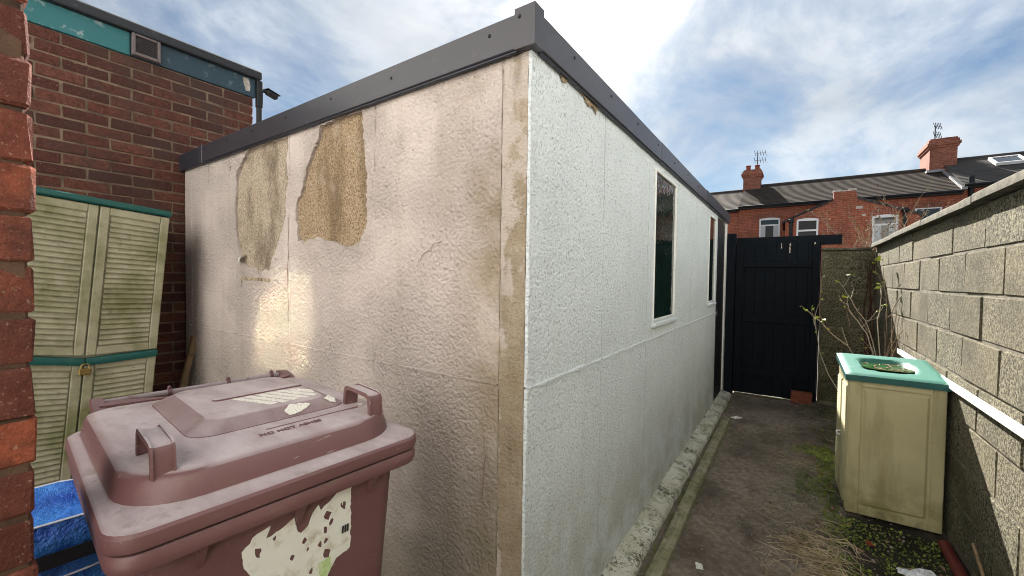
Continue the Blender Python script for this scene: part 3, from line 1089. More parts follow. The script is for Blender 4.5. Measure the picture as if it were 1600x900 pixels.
# ------------------------------------------------------------------ gate
gate = empty('gate', (-.17, 6.30, 0))
tag(gate, 'tall black ledged timber gate at the end of the path', 'gate')
GL = Vector(gate.location)
gx0, gx1 = -.633, .2705
nb = 8
for k in range(nb):
    a = gx0 + (gx1 - gx0) * k / nb
    b = gx0 + (gx1 - gx0) * (k + 1) / nb
    o = box('board', a - .0006, b + .0006, 6.305 + random.uniform(-.002, .002), 6.325, -.055 + random.uniform(-.004, .004), 1.945, m_black_paint, gate, .004)
    o.location = -GL
for nm, b_ in (('ledge', (gx0 + .09, gx1 - .07, 6.282, 6.304, 1.62, 1.70)), ('ledge', (gx0 + .09, gx1 - .07, 6.282, 6.304, .90, .99)), ('ledge', (gx0 + .09, gx1 - .07, 6.282, 6.304, .20, .29)),
               ('stile', (gx0, gx0 + .085, 6.280, 6.304, -.05, 1.94)), ('stile', (gx1 - .068, gx1 - .002, 6.280, 6.304, -.05, 1.94))):
    box(nm, *b_, m_black_paint, gate, .005).location = -GL
for z in (1.655, .945, .245):
    h = MB().box(gx1 - .30, gx1 - .075, 6.276, 6.281, z - .016, z + .016, .002).tube([(gx1 - .07, 6.272, z - .035), (gx1 - .07, 6.272, z + .035)], .008, 8)
    h.build('hinge', m_black_paint, gate, xf=lambda v: v - GL)
for x, z, hgt in ((-.13, 1.86, .07), (-.04, 1.80, .12), (-.035, 1.89, .04), (.215, 1.90, .03)):
    vs, fs = sheet(ragged([(x, z), (x + .012, z + .01), (x + .010, z + hgt), (x + .002, z + hgt)], .012, .003, int(hgt * 100)), [], 0, None, .0005)
    mobj('paint_scuff', [Vector((a, 6.3015 - h if x < .1 else 6.2785 - h, b)) - GL for a, b, h in vs], fs, m_stone, gate)
gp = empty('gateway', (-.1, 6.33, 0))
tag(gp, 'black timber post and wide top board framing the gate', 'gateway')
PLc = Vector(gp.location)
box('post', -.78, -.635, 6.205, 6.345, -.12, 2.07, m_black_paint, gp, .005).location = -PLc
box('post', .272, .284, 6.30, 6.36, -.12, 1.93, m_black_paint, gp, .003).location = -PLc
box('top_board', -.633, .485, 6.335, 6.375, 1.90, 2.02, m_black_paint, gp, .005).location = -PLc
box('threshold', -.62, .27, 6.29, 6.37, -.13, -.062, m_coping, gp, .006).location = -PLc

# two loose bricks against the gate
bl = piece_mesh('brick', .215, .10, .066, m_brick_loose, .005, .002, 77)
for i, (z, dx, lab) in enumerate(((.034, 0, 'red brick lying on the ground against the foot of the gate, lower of two'), (.102, .004, 'red brick laid on top of another brick at the foot of the gate'))):
    o = share('brick', bl, None, (.125 + dx, 6.20, z + gz(.125, 6.2) + .001), (0, 0, .03 * i))
    tag(o, lab, 'brick', 'bricks at the foot of the gate')

# ------------------------------------------------------------------ near brick wall at the left edge
nw = empty('near_brick_wall', (-1.03, -.4, 0))
tag(nw, 'end of a red brick wall close to the camera at the left edge', 'wall')
NL = Vector(nw.location)
box('mortar_core', -1.13, -.9245, -1.2, .100, -.03, 2.70, m_mortar_near, nw).location = -NL
bv = [piece_mesh('brick', .10, .217, .0675, m_brick_old, .0035, .003, s + 40) for s in range(10)]
hv = [piece_mesh('brick', .215, .1025, .0675, m_brick_old, .0035, .003, s + 60) for s in range(8)]
z = 1.448 - .0743 * 19
r = 0
while z < 2.62:
    zc = z + .0743 / 2
    if r % 2:
        share('brick', random.choice(hv), nw, Vector((-1.03 + random.uniform(-.002, .002), .105 - .051, zc)) - NL, (0, 0, random.choice([0, math.pi]) + random.uniform(-.01, .01)))
        y = .105 - .1125
    else:
        y = .105
    while y > -.55:
        share('brick', random.choice(bv), nw, Vector((-.970 + random.uniform(-.003, .003), y - .1075, zc + random.uniform(-.001, .001))) - NL, (random.choice([0, math.pi]), 0, random.uniform(-.008, .008)))
        if y > 0:
            share('brick', random.choice(bv), nw, Vector((-1.085 + random.uniform(-.003, .003), y - .1075, zc)) - NL)
        y -= .225
    z += .0743
    r += 1

# ------------------------------------------------------------------ neighbouring brick outbuilding, far left
XB = -3.85
nb_ = empty('brick_outbuilding', (XB - .6, .4, 0))
tag(nb_, 'flat roofed brown brick outbuilding with turquoise and navy fascia behind the cabinet', 'outbuilding')
BL = Vector(nb_.location)
YE = 1.685
box('mortar_core', XB - .10, XB - .004, -1.25, YE - .006, -.03, 2.945, m_mortar, nb_).location = -BL
bv = [piece_mesh('brick', .10, .215, .0645, m_brick_dark, .004, .0022, s + 80) for s in range(10)]
hv = [piece_mesh('brick', .10, .1025, .0645, m_brick_dark, .004, .0022, s + 95) for s in range(6)]
rest = MB()
zt = 2.943
r = 0
cnt = 0
while zt > .0:
    zc = zt - .0325 - .005
    y = YE if r % 2 == 0 else YE - .1125
    if r % 2:
        share('brick', random.choice(hv), nb_, Vector((XB - .05 + random.uniform(-.002, .002), YE - .051, zc)) - BL)
        cnt += 1
    while y > -1.2:
        near = (y > .36 and zc > 1.5) or (y > .98 and zc > .45)
        if near:
            share('brick', random.choice(bv), nb_, Vector((XB - .05 + random.uniform(-.002, .002), y - .1075, zc + random.uniform(-.0012, .0012))) - BL, (random.choice([0, math.pi]), 0, random.uniform(-.006, .006)))
            cnt += 1
        else:
            rest.box(XB - .09, XB + random.uniform(-.002, .002), y - .215, y, zc - .0322, zc + .0322, .004)
        y -= .225
    zt -= .075
    r += 1
ro = rest.build('brickwork', m_brick_dark, nb_, xf=lambda v: v - BL)
tag(ro, kind='stuff')
for nm, b_, mt in (('rear_wall', (XB - 2.2, XB - 2.1, -1.25, YE, -.03, 2.94), m_brick_dark), ('end_wall', (XB - 2.1, XB - .105, YE - .11, YE - .002, -.03, 2.94), m_brick_dark), ('end_wall', (XB - 2.1, XB - .105, -1.25, -1.14, -.03, 2.94), m_brick_dark),
                   ('roof', (XB - 2.25, XB - .03, -1.28, YE + .01, 2.95, 3.12), m_roof_felt),
                   ('fascia_board', (XB - .028, XB + .012, -1.28, .893, 2.946, 3.10), m_teal), ('fascia_board', (XB - .028, XB + .012, 1.055, YE + .015, 2.946, 3.10), m_navy), ('fascia_board', (XB - .028, XB + .006, .8935, 1.0545, 2.947, 3.10), m_navy)):
    box(nm, *b_, mt, nb_, .003).location = -BL
MB().prism([(XB - .10, 3.101), (XB + .055, 3.101), (XB + .060, 3.112), (XB + .056, 3.158), (XB + .03, 3.176), (XB - .10, 3.18)], -1.3, YE + .045, 'y').build('roof_edge', m_bitumen, nb_, xf=lambda v: v - BL)
vt = MB().box(XB + .013, XB + .05, .897, .915, 2.948, 3.098, .003).box(XB + .013, XB + .05, 1.035, 1.052, 2.948, 3.098, .003).box(XB + .013, XB + .05, .916, 1.034, 3.082, 3.098, .003).box(XB + .013, XB + .055, .916, 1.034, 2.948, 2.968, .003).build('air_vent', m_vent, nb_, xf=lambda v: v - BL)
for k in range(10):
    z = 2.974 + k * .011
    MB().add([(XB + .020, .916, z + .009), (XB + .020, 1.034, z + .009), (XB + .042, 1.034, z), (XB + .042, .916, z), (XB + .020, .916, z + .0065), (XB + .020, 1.034, z + .0065), (XB + .042, 1.034, z - .0025), (XB + .042, .916, z - .0025)], [(0, 1, 2, 3), (7, 6, 5, 4), (3, 2, 6, 7), (0, 4, 5, 1), (0, 3, 7, 4), (1, 5, 6, 2)]).build('louvre', m_vent, vt, xf=lambda v: v - BL)
flake = mobj('bare_flake', [(XB + .0145, a, b) for a, b in ((1.60, 3.085), (1.645, 3.09), (1.66, 3.03), (1.655, 2.985), (1.625, 2.98), (1.61, 3.02))], [(0, 1, 2, 3, 4, 5)], M('bare_board', lambda g: g.mix(g.ramp(g.noise(50, 4, .6), [(.4, 0), (.6, 1)]), (.45, .42, .38), (.25, .22, .18)), .9), nb_)
flake.location = -BL
dp = MB().box(XB - .0, XB + .045, YE + .017, YE + .062, 2.87, 3.095, .004).tube([(XB + .022, YE + .04, 2.87), (XB + .022, YE + .04, -.02)], .022, 10)
dp.build('downpipe', m_black_plastic, nb_, xf=lambda v: v - BL)
cctv = empty('security_camera', (XB + .02, YE + .10, 3.03))
cctv.scale = (.72, .72, .72)
tag(cctv, 'small black security camera on the end of the brick outbuilding', 'camera')
MB().tube([(-.01, -.035, .0), (.0, .02, .0)], .022, 10).build('bracket', m_black_plastic, cctv)
cb = MB().box(-.035, .035, .0, .14, -.030, .030, .012, Matrix.Rotation(R(-8), 4, 'X') @ Matrix.Rotation(R(12), 4, 'Z')).build('housing', m_black_plastic, cctv)
MB().box(-.042, .042, -.01, .165, .0305, .038, .003, Matrix.Rotation(R(-8), 4, 'X') @ Matrix.Rotation(R(12), 4, 'Z')).build('visor', m_black_plastic, cctv)

# ------------------------------------------------------------------ tall plastic cabinet, racked out of square
cab = empty('plastic_cabinet', (-3.60, .645, 0))
tag(cab, 'tall beige plastic cabinet with louvred doors and green trim, leaning askew', 'cabinet')
KL = Vector(cab.location)
SHR = .083
def csh(v):           # racked: leans towards the garage
    w = min(1.0, max(0.0, (v.z - .95) / .8))
    dz = w * .060 * (.325 - v.y) / .65 + (1 - w) * .055 * max(0.0, -v.y) / .325
    return Vector((v.x, v.y + SHR * (v.z - 1.84), v.z + dz * min(1.0, max(0.0, v.z / .8))))
FXc = .25             # front plane, local x
MB().box(-.19, FXc - .02, -.325, .325, .03, 1.80, .008).build('carcass', m_cab, cab, xf=csh)
MB().box(-.20, FXc + .012, -.335, .335, 1.8015, 1.838, .008).build('top_trim', m_green, cab, xf=csh)
MB().box(-.19, FXc - .03, -.32, .32, -.01, .029, .004).build('plinth', m_black_plastic, cab, xf=csh)
wedge = bpy.data.meshes.new('louvre')
wb = MB()
hw = .1125
wb.add([(-.002, -hw, -.0135), (.0115, -hw, -.0125), (.0125, -hw, -.009), (-.001, -hw, .0135), (-.002, hw, -.0135), (.0115, hw, -.0125), (.0125, hw, -.009), (-.001, hw, .0135)],
       [(0, 3, 2, 1), (4, 5, 6, 7), (0, 1, 5, 4), (1, 2, 6, 5), (2, 3, 7, 6), (3, 0, 4, 7)])
wedge.from_pydata(wb.v, [], wb.f)
wedge.materials.append(m_cab)
for (z0, z1) in ((.955, 1.795), (.045, .915)):
    for s in (-1, 1):
        y0, y1 = (-.325, -.003) if s < 0 else (.003, .325)
        d = MB()
        # a frame of stiles and rails round a recessed field
        d.box(FXc - .019, FXc - .012, y0, y1, z0, z1)
        d.box(FXc - .0115, FXc, y0, y0 + .043, z0, z1, .004).box(FXc - .0115, FXc, y1 - .043, y1, z0, z1, .004)
        d.box(FXc - .0115, FXc, y0 + .0432, y1 - .0432, z1 - .045, z1, .004).box(FXc - .0115, FXc, y0 + .0432, y1 - .0432, z0, z0 + .045, .004)
        door = d.build('door', m_cab, cab, xf=csh)
        n = int((z1 - z0 - .10) / .029)
        for k in range(n):
            z = z0 + .052 + (k + .5) * (z1 - z0 - .104) / n
            p = csh(Vector((FXc - .0115, (y0 + y1) / 2, z)))
            q = csh(Vector((FXc - .0115, (y0 + y1) / 2 + .1, z)))
            share('louvre', wedge, door, p, (math.atan2(q.z - p.z, .1), 0, 0), (1, 1, (z1 - z0 - .104) / n / .029))
        if z0 > .5:
            t = MB()
            za = .915
            for (ya, yb) in ((y0, y1),):
                L = []
                for k in range(9):
                    y = ya + (yb - ya) * k / 8
                    q = .006 * math.sin((k / 8 if s < 0 else 1 - k / 8) * math.pi)
                    dz = -.010 * (k / 8 if s < 0 else 1 - k / 8)
                    L.append([(FXc - .018, y, za - .004 + dz), (FXc + .012 + q, y, za - .004 + dz), (FXc + .016 + q, y, za + .012 + dz), (FXc + .010 + q, y, za + .036 + dz), (FXc - .018, y, za + .038 + dz)])
                t.loft(L)
            t.build('door_trim', m_green, cab, smooth=30, xf=csh)
pl = MB().box(FXc + .020, FXc + .044, -.026, .026, .850, .888, .005).tube([(FXc + .032, -.016, .887), (FXc + .032, -.016, .905), (FXc + .032, -.008, .913), (FXc + .032, .008, .913), (FXc + .032, .016, .905), (FXc + .032, .016, .887)], .004, 6)
pl.build('padlock', m_brass, cab, xf=csh)

# stick leaning in the gap beside the garage
tag(MB().box(-.018, .018, -.018, .018, 0, 1.0, .003, Matrix.Translation((-3.62, .98, .0)) @ Matrix.Rotation(R(-12), 4, 'X')).build('wooden_stick', m_stick), 'bare wooden stick leaning in the gap between cabinet and garage', 'stick')

# ------------------------------------------------------------------ wheelie bin
BA = -math.atan2(.045, .52)
binr = empty('wheelie_bin', (-.812 - .345 * math.cos(BA), .456 - .345 * math.sin(BA), 0), BA)
tag(binr, 'maroon plastic wheelie bin with dusty lid and torn white label', 'bin')
# local: u from -.345 (hinge) to .345 (front), v width
def ring(u0, u1, hv_, r, z):
    return rrect(u0, u1, -hv_, hv_, r, z, 7)
body = MB()
body.loft([ring(-.22, .235, .205, .05, .06), ring(-.235, .25, .212, .05, .12), ring(-.275, .298, .240, .045, .80), ring(-.290, .308, .248, .045, .955),
           ring(-.292, .312, .250, .045, .962)], True, False)
body.loft([ring(-.300, .325, .268, .05, .962), ring(-.306, .343, .292, .045, .966), ring(-.308, .346, .295, .045, .975), ring(-.308, .346, .295, .045, .990), ring(-.306, .342, .291, .045, .9965), ring(-.28, .31, .26, .045, .998)], True, True)
bo = body.build('body', m_bin, binr, smooth=45)
for v in (-.17, -.0, .17):
    MB().add([(.302, v - .006, .961), (.345 - .012, v - .006, .961), (.297, v - .006, .895), (.302, v + .006, .961), (.333, v + .006, .961), (.297, v + .006, .895)], [(0, 1, 2), (3, 5, 4), (0, 3, 4, 1), (1, 4, 5, 2), (0, 2, 5, 3)]).build('rim_fin', m_bin, bo)
for u in (-.15, .02, .18):
    MB().add([(u - .006, .238, .961), (u - .006, .282, .961), (u - .006, .238, .885), (u + .006, .238, .961), (u + .006, .282, .961), (u + .006, .238, .885)], [(0, 2, 1), (3, 4, 5), (0, 1, 4, 3), (1, 2, 5, 4), (0, 3, 5, 2)]).build('rim_fin', m_bin, bo)
for s in (-1, 1):
    w = MB().loft([[(-.21 + rr * math.cos(a), s * y, .10 + rr * math.sin(a)) for a in [2 * math.pi * k / 24 for k in range(24)]] for y, rr in ((.222, .07), (.222, .095), (.228, .10), (.262, .10), (.268, .095), (.268, .07))]).build('wheel', m_tyre, binr, smooth=40)
    MB().loft([[(-.21 + .06 * math.cos(a), s * y, .10 + .06 * math.sin(a)) for a in [2 * math.pi * k / 16 for k in range(16)]] for y in (.2685, .272)]).build('hub', m_bin, w)
# lid
lid = MB()
R0 = .05
lid.loft([ring(-.318, .335, .285, R0, 1.0005), ring(-.322, .348, .297, R0, 1.0035), ring(-.323, .350, .299, R0, 1.012), ring(-.323, .349, .2985, R0, 1.027), ring(-.321, .345, .295, R0, 1.0325), ring(-.319, .336, .289, R0, 1.0355),
          ring(-.315, .306, .277, [.10, .05, .05, .10], 1.0372), ring(-.313, .301, .2735, [.115, .05, .05, .115], 1.0392), ring(-.308, .292, .267, [.115, .05, .05, .115], 1.074),
          ring(-.305, .288, .263, [.115, .05, .05, .115], 1.0805), ring(-.298, .280, .255, [.11, .05, .05, .11], 1.0845), ring(-.286, .268, .243, [.10, .05, .05, .10], 1.0868), ring(-.24, .20, .17, .05, 1.0905)], True, True)
lo = lid.build('lid', m_bin_lid, binr, smooth=28)
# raised centre panel
pn = MB()
pn.loft([rrect(-.262, .150, -.150, .205, .05, 1.086, 6), rrect(-.258, .146, -.146, .201, .05, 1.092, 6), rrect(-.236, .108, -.107, .166, .042, 1.1105, 6), rrect(-.232, .103, -.103, .162, .04, 1.1125, 6), rrect(-.21, .08, -.08, .14, .03, 1.1132, 6)])
pn.build('raised_panel', m_bin_lid, lo, smooth=22)
MB().loft([rrect(-.075, -.045, -.055, .165, .012, 1.112, 4), rrect(-.074, -.046, -.054, .164, .012, 1.117, 4), rrect(-.068, -.052, -.048, .158, .008, 1.1185, 4)]).build('rib', m_bin_lid, lo, smooth=35)
MB().loft([rrect(.186, .191, -.02, .205, .002, 1.089, 3), rrect(.1875, .1895, -.018, .203, .001, 1.0925, 3)]).build('rib', m_bin_lid, lo, smooth=35)
# lettering moulded in the lid
tc = bpy.data.curves.new('moulded_lettering', 'FONT')
tc.body = 'NO HOT ASHES'
tc.size = .0205
tc.extrude = .0012
tc.align_x = 'CENTER'
tmp = bpy.data.objects.new('moulded_lettering', tc)
COL.objects.link(tmp)
dg = bpy.context.evaluated_depsgraph_get()
tme = bpy.data.meshes.new_from_object(tmp.evaluated_get(dg))
bpy.data.objects.remove(tmp)
tme.materials.clear()
tme.materials.append(m_bin)
# reads from the front of the bin
to = share('moulded_lettering', tme, lo, (.222, -.005 + .03, 1.0905), (0, 0, math.pi / 2), (.92, .92, 1))
# worn numerals on the raised panel: slanting strokes of cracked cream film
for k in range(6):
    v0 = .000 + k * .026
    w_ = .0185
    pts = ragged([(-.042, v0 - .018), (-.042, v0 - .018 + w_), (.074 + .005 * (k % 2), v0 + .034 + w_ * .9), (.082, v0 + .034)] if k < 5 else [(-.028, v0 - .014), (-.024, v0 + .012), (.018, v0 + .032), (.046, v0 + .026), (.048, v0 + .020)], .009, .0022, k + 3)
    vs, fs = sheet(pts, [], 0, None, .0006)
    mobj('film_scrap', [(a, b, 1.1140 + h) for a, b, h in vs], fs, m_decal, lo)
for k, q in enumerate(([(.108, .062), (.112, .094), (.122, .110), (.138, .082), (.142, .050), (.124, .046)], [(.112, .150), (.128, .158), (.134, .172), (.118, .176), (.104, .166)])):
    vs, fs = sheet(ragged(q, .008, .0025, 40 + k), [], 0, None, .0005)
    zf = lambda a: 1.1143 - (a - .103) * .45
    mobj('film_scrap', [(a, b, zf(a) + h) for a, b, h in vs], fs, m_decal, lo)
vs, fs = sheet([(.166, .213), (.170, .232), (.186, .215)], [], 0, None, .0004)
mobj('film_scrap', [(a, b, 1.0915 + h) for a, b, h in vs], fs, m_paper, lo)
# two arched lid handles
for s in (-1, 1):
    h = MB()
    u0, u1, vw = .135, .262, .016
    vc = s * .212
    prof = [(u0, 1.082), (u0 + .004, 1.128), (u0 + .010, 1.136), (u0 + .02, 1.139), (u1 - .02, 1.135), (u1 - .008, 1.131), (u1 - .003, 1.122), (u1, 1.078)]
    inn = [(u0 + .008, 1.082), (u0 + .0115, 1.124), (u0 + .016, 1.1305), (u0 + .022, 1.1325), (u1 - .022, 1.1285), (u1 - .014, 1.125), (u1 - .0105, 1.118), (u1 - .008, 1.078)]
    L = []
    for a, b in zip(prof, inn):
        L.append([(a[0], vc - vw, a[1]), (a[0], vc + vw, a[1]), (b[0], vc + vw, b[1]), (b[0], vc - vw, b[1])])
    h.loft(L)
    for sd in (-1, 1):
        L2 = []
        for a, b in zip(prof, inn):
            o_ = Vector((a[0] - b[0], 0, a[1] - b[1])).normalized() * .004
            L2.append([(a[0] + o_.x, vc + sd * vw - .002, a[1] + o_.z), (a[0] + o_.x, vc + sd * vw + .002, a[1] + o_.z), (b[0], vc + sd * vw + .002, b[1]), (b[0], vc + sd * vw - .002, b[1])])
        h.loft(L2)
    h.build('lid_handle', m_bin_lid, lo, smooth=40)
# hinge bar along the back
for s in (-1, 1):
    br = MB()
    br.prism([(-.295, 1.03), (-.28, 1.078), (-.30, 1.088), (-.345, 1.098), (-.385, 1.096), (-.388, 1.080), (-.35, 1.055), (-.335, 1.02)], s * .235 - .012, s * .235 + .012, 'y')
    br.prism([(-.362, s * .235), (-.30, s * .235), (-.272, s * .10 if s < 0 else s * .19), (-.285, s * .10 if s < 0 else s * .19)], 1.078, 1.092, 'z')
    br.build('hinge_bracket', m_bin, binr, smooth=30)
rd = MB().tube([(-.368, -.235, 1.084), (-.368, .235, 1.084)], .0085, 10).build('handle_bar', m_rod, binr, smooth=60)
for v in (-.08, .07, .20):
    MB().tube([(-.368, v - .005, 1.084), (-.368, v + .005, 1.084)], .0125, 10).box(-.375, -.361, v - .004, v + .004, 1.086, 1.103, .002).build('clip', m_bin, rd, smooth=40)
# torn label on the front of the body
def on_front(v, z, h):
    return (.298 + .010 * (z - .80) / .155 + .0015 + h, v, z)
lab = [(-.104, .905), (-.078, .930), (-.055, .935), (-.062, .912), (-.035, .918), (-.008, .930), (-.003, .905), (.006, .890), (.022, .900), (.030, .922), (.042, .936), (.048, .922), (.082, .945), (.088, .958), (.118, .974), (.122, .800), (.088, .790), (.075, .770), (.060, .740), (.02, .70), (-.07, .69), (-.085, .77), (-.068, .825), (-.092, .855), (-.100, .87)]
cx = lambda a, b, r, s: ragged([(a + r * (.35 + .5 * ((s * 7 + k * 5) % 4) / 3) * math.cos(t), b + r * (.6 + .7 * ((s * 3 + k * 7) % 5) / 4) * math.sin(t)) for k, t in [(k, 2 * math.pi * k / 6) for k in range(6)]], .006, r * .22, s)
hol = [cx(.064, .905, .013, 1), cx(.072, .885, .009, 2), cx(.060, .872, .009, 3), cx(.050, .842, .009, 4), cx(.062, .845, .007, 5), cx(.064, .815, .014, 6), cx(.096, .915, .005, 7), cx(.104, .910, .011, 8), cx(.014, .868, .008, 9), cx(.022, .845, .005, 10), cx(-.076, .890, .013, 11), cx(-.045, .905, .006, 12), cx(-.010, .845, .007, 13), cx(.030, .790, .008, 14)]
vs, fs = sheet(ragged(lab, .008, .0022, 3), hol, .014, lambda a, b: .0012 * mnoise.noise(Vector((a * 40, b * 40, 1))), .0012)
lb = mobj('torn_label', [on_front(a, b, h) for a, b, h in vs], fs, m_paper, bo)
tag(lb, 'torn white paper label on the bin front')
vs, fs = sheet(ragged([(.045, .800), (.072, .806), (.078, .782), (.066, .748), (.050, .762)], .006, .003, 8), [], 0, None, .0004)
mobj('green_print', [on_front(a, b, h + .0022) for a, b, h in vs], fs, m_lime, bo)
for k in range(3):
    MB().box(-.0022, .0022, -.001, .001, -.007, .007).tube([(0, 0, .0085), (0, .0008, .0085)], .0028, 6).build('printed_figure', m_ink, bo, xf=lambda v, k=k: Vector(on_front(.100 + k * .006 + v.x, .852 + v.z, .003 + v.y * .2)))

# ------------------------------------------------------------------ blue bag slumped beside the bin
bag = empty('blue_bag', (-2.12, .22, 0))
tag(bag, 'crumpled blue woven plastic bag with black strap, between brick wall and bin', 'bag')
bb = MB()
loops = []
NB = 40
for i in range(15):
    t = i / 14
    z = .62 * t
    L = []
    for k in range(NB):
        a = 2 * math.pi * k / NB
        ca, sa = math.cos(a), math.sin(a)
        sx = .26 * (abs(ca) ** .6) * (1 if ca > 0 else -1)
        sy_ = .36 * (abs(sa) ** .6) * (1 if sa > 0 else -1)
        f = 1 - .16 * t + .10 * mnoise.noise(Vector((ca * 2.2, sa * 2.2, t * 2.6)))
        w = .050 * mnoise.noise(Vector((ca * 4, sa * 4, t * 7))) + .024 * mnoise.noise(Vector((ca * 9, sa * 9, t * 14)))
        zz = z + (.05 * mnoise.noise(Vector((ca * 1.5, sa * 1.5, 9))) if i > 6 else 0) * t
        L.append((sx * f + w * ca, sy_ * f + w * sa, zz + .002))
    loops.append(L)
bb.loft(loops, True, False)
# folded-in mouth
L2 = [[(x * q, y * q, z - d) for x, y, z in loops[-1]] for q, d in ((.93, .015), (.6, .06), (.2, .09))]
bb.loft([loops[-1]] + L2, False, True)
bgo = bb.build('sack', m_bag, bag, smooth=50)
def around(i, off=.004, lo_=0, hi=NB):
    return [Vector(loops[i][k % NB]) * 1.0 + Vector((loops[i][k % NB][0], loops[i][k % NB][1], 0)).normalized() * off for k in range(lo_, hi)]
for i in (14, 10):
    MB().tube(around(i, .003, 0, NB + 1), .0035, 4).build('stitching', m_thread, bag)
for q in (-3, -1, 2, 4):
    MB().tube([Vector(loops[i][q % NB]) + Vector((.006, 0, 0)) for i in (9, 10, 11, 12, 13)], .003, 4).build('stitching', m_thread, bag)
st = MB()
for off in (0,):
    P = around(12, .008, -9, 10)
    Q = [p + Vector((.004, 0, -.045)) for p in P]
    P = [p + Vector((.004, 0, .0)) for p in P]
    n = len(P)
    P2 = [p + Vector((.004, 0, 0)) for p in P]
    Q2 = [p + Vector((.004, 0, 0)) for p in Q]
    st.loft([[P[k], P2[k], Q2[k], Q[k]] for k in range(n)])
st.build('strap', m_strap, bag)

# ------------------------------------------------------------------ low plastic chest on the right
ch = empty('plastic_chest', (.53, 3.58, -.015), R(1.6))
tag(ch, 'low beige plastic storage chest with faded green lid holding murky water', 'storage box')
W, D, H = .220, .225, .858
MB().box(-W + .014, W - .004, -D + .014, D, .004, H, .006).build('carcass', m_chest, ch)
# front: frame round a raised field
f = MB().box(-W, W, -D + .006, -D + .0135, .0, H)
f.box(-W, -W + .062, -D - .004, -D + .0055, .0, H, .004).box(W - .058, W, -D - .004, -D + .0055, .0, H, .004).box(-W + .0622, W - .0582, -D - .004, -D + .0055, H - .055, H, .004).box(-W + .0622, W - .0582, -D - .004, -D + .0055, .0, .050, .004)
fo = f.build('end_panel', m_chest, ch)
fld = MB()
z0, z1, x0, x1 = .062, H - .067, -W + .074, W - .070
fld.add([(x0, -D + .0055, z0), (x1, -D + .0055, z0), (x1, -D + .0055, z1), (x0, -D + .0055, z1), (x0 + .012, -D - .003, z0 + .012), (x1 - .012, -D - .003, z0 + .012), (x1 - .012, -D - .003, z1 - .012), (x0 + .012, -D - .003, z1 - .012)], [(4, 5, 6, 7), (0, 1, 5, 4), (1, 2, 6, 5), (2, 3, 7, 6), (3, 0, 4, 7)])
fld.build('raised_field', m_chest, fo)
# louvred doors on the path side
lw = bpy.data.meshes.new('louvre')
wb = MB().add([(-.010, -.075, -.0085), (0, -.075, -.008), (0, -.075, .0085), (-.010, .075, -.0085), (0, .075, -.008), (0, .075, .0085)], [(0, 2, 1), (3, 4, 5), (0, 1, 4, 3), (1, 2, 5, 4), (2, 0, 3, 5)])
lw.from_pydata(wb.v, [], wb.f)
lw.materials.append(m_chest)
for (a, b) in ((-D + .002, -.004), (.004, D)):
    d = MB().box(-W - .006, -W + .0135, a, b, .012, H - .004, .004)
    do = d.build('door', m_chest, ch)
    n = 42
    for k in range(n):
        z = .055 + k * (H - .11) / n + .009
        share('louvre', lw, do, (-W - .006, (a + b) / 2, z), (0, 0, 0), (1, (b - a - .05) / .15, 1))
MB().tube([(-W - .008, -.02, .45), (-W - .030, -.02, .45), (-W - .036, -.02, .445), (-W - .030, -.02, .425), (-W - .008, -.02, .425)], .005, 6).build('door_handle', m_white_paint, ch)
# lid: sloping up to the back, dished in the middle
def lz(x, y):
    return H + .030 + .055 * (y + D) / (2 * D)
lidm = MB()
nx, ny = 24, 26
x0, x1, y0, y1 = -W - .022, W + .012, -D - .022, D + .03
vs = []
for j in range(ny + 1):
    for i in range(nx + 1):
        x, y = x0 + (x1 - x0) * i / nx, y0 + (y1 - y0) * j / ny
        e = min(x - x0, x1 - x, y - y0, y1 - y)
        z = lz(x, y) - (.008 * max(0, 1 - e / .02) ** 2)
        dx, dy = (x + .01) / .135, (y - .01) / .150
        d = max(abs(dx), abs(dy)) * .55 + .45 * math.hypot(dx, dy)
        if d < 1:
            z -= .038 * min(1, (1 - d) / .22)
        vs.append((x, y, z))
fs = [(j * (nx + 1) + i, j * (nx + 1) + i + 1, (j + 1) * (nx + 1) + i + 1, (j + 1) * (nx + 1) + i) for j in range(ny) for i in range(nx)]
lidm.add(vs, fs)
lid_top = lidm.build('lid', m_green_lid, ch, smooth=40)
sk = MB()
per = [(x0, y0), (x1, y0), (x1, y1), (x0, y1)]
sk.loft([[(x, y, lz(x, y) - .0085) for x, y in per], [(x, y, lz(x, y) - .045) for x, y in per], [(x * .96, y * .96, lz(x, y) - .045) for x, y in per]], False, False)
sk.build('lid_skirt', m_green, ch)
wl = lz(0, .01) - .010
wp = MB().loft([[(-.01 + .130 * math.copysign(abs(math.cos(a)) ** .7, math.cos(a)), .002 + .138 * math.copysign(abs(math.sin(a)) ** .7, math.sin(a)), wl) for a in [2 * math.pi * k / 28 for k in range(28)]]], False, True)
wp.build('rain_water', m_water, ch)
fl = MB()
rr = random.Random(3)
for k in range(26):
    x, y = rr.uniform(-.11, .09), rr.uniform(-.11, .12)
    a = rr.uniform(0, 3.14)
    L = rr.uniform(.006, .03)
    fl.box(x - L, x + L, y - .002, y + .002, wl - .002, wl + .003, 0, Matrix.Translation((x, y, 0)) @ Matrix.Rotation(a, 4, 'Z') @ Matrix.Translation((-x, -y, 0)))
tag(fl.build('floating_debris', m_rust_leaf, ch), kind='stuff')

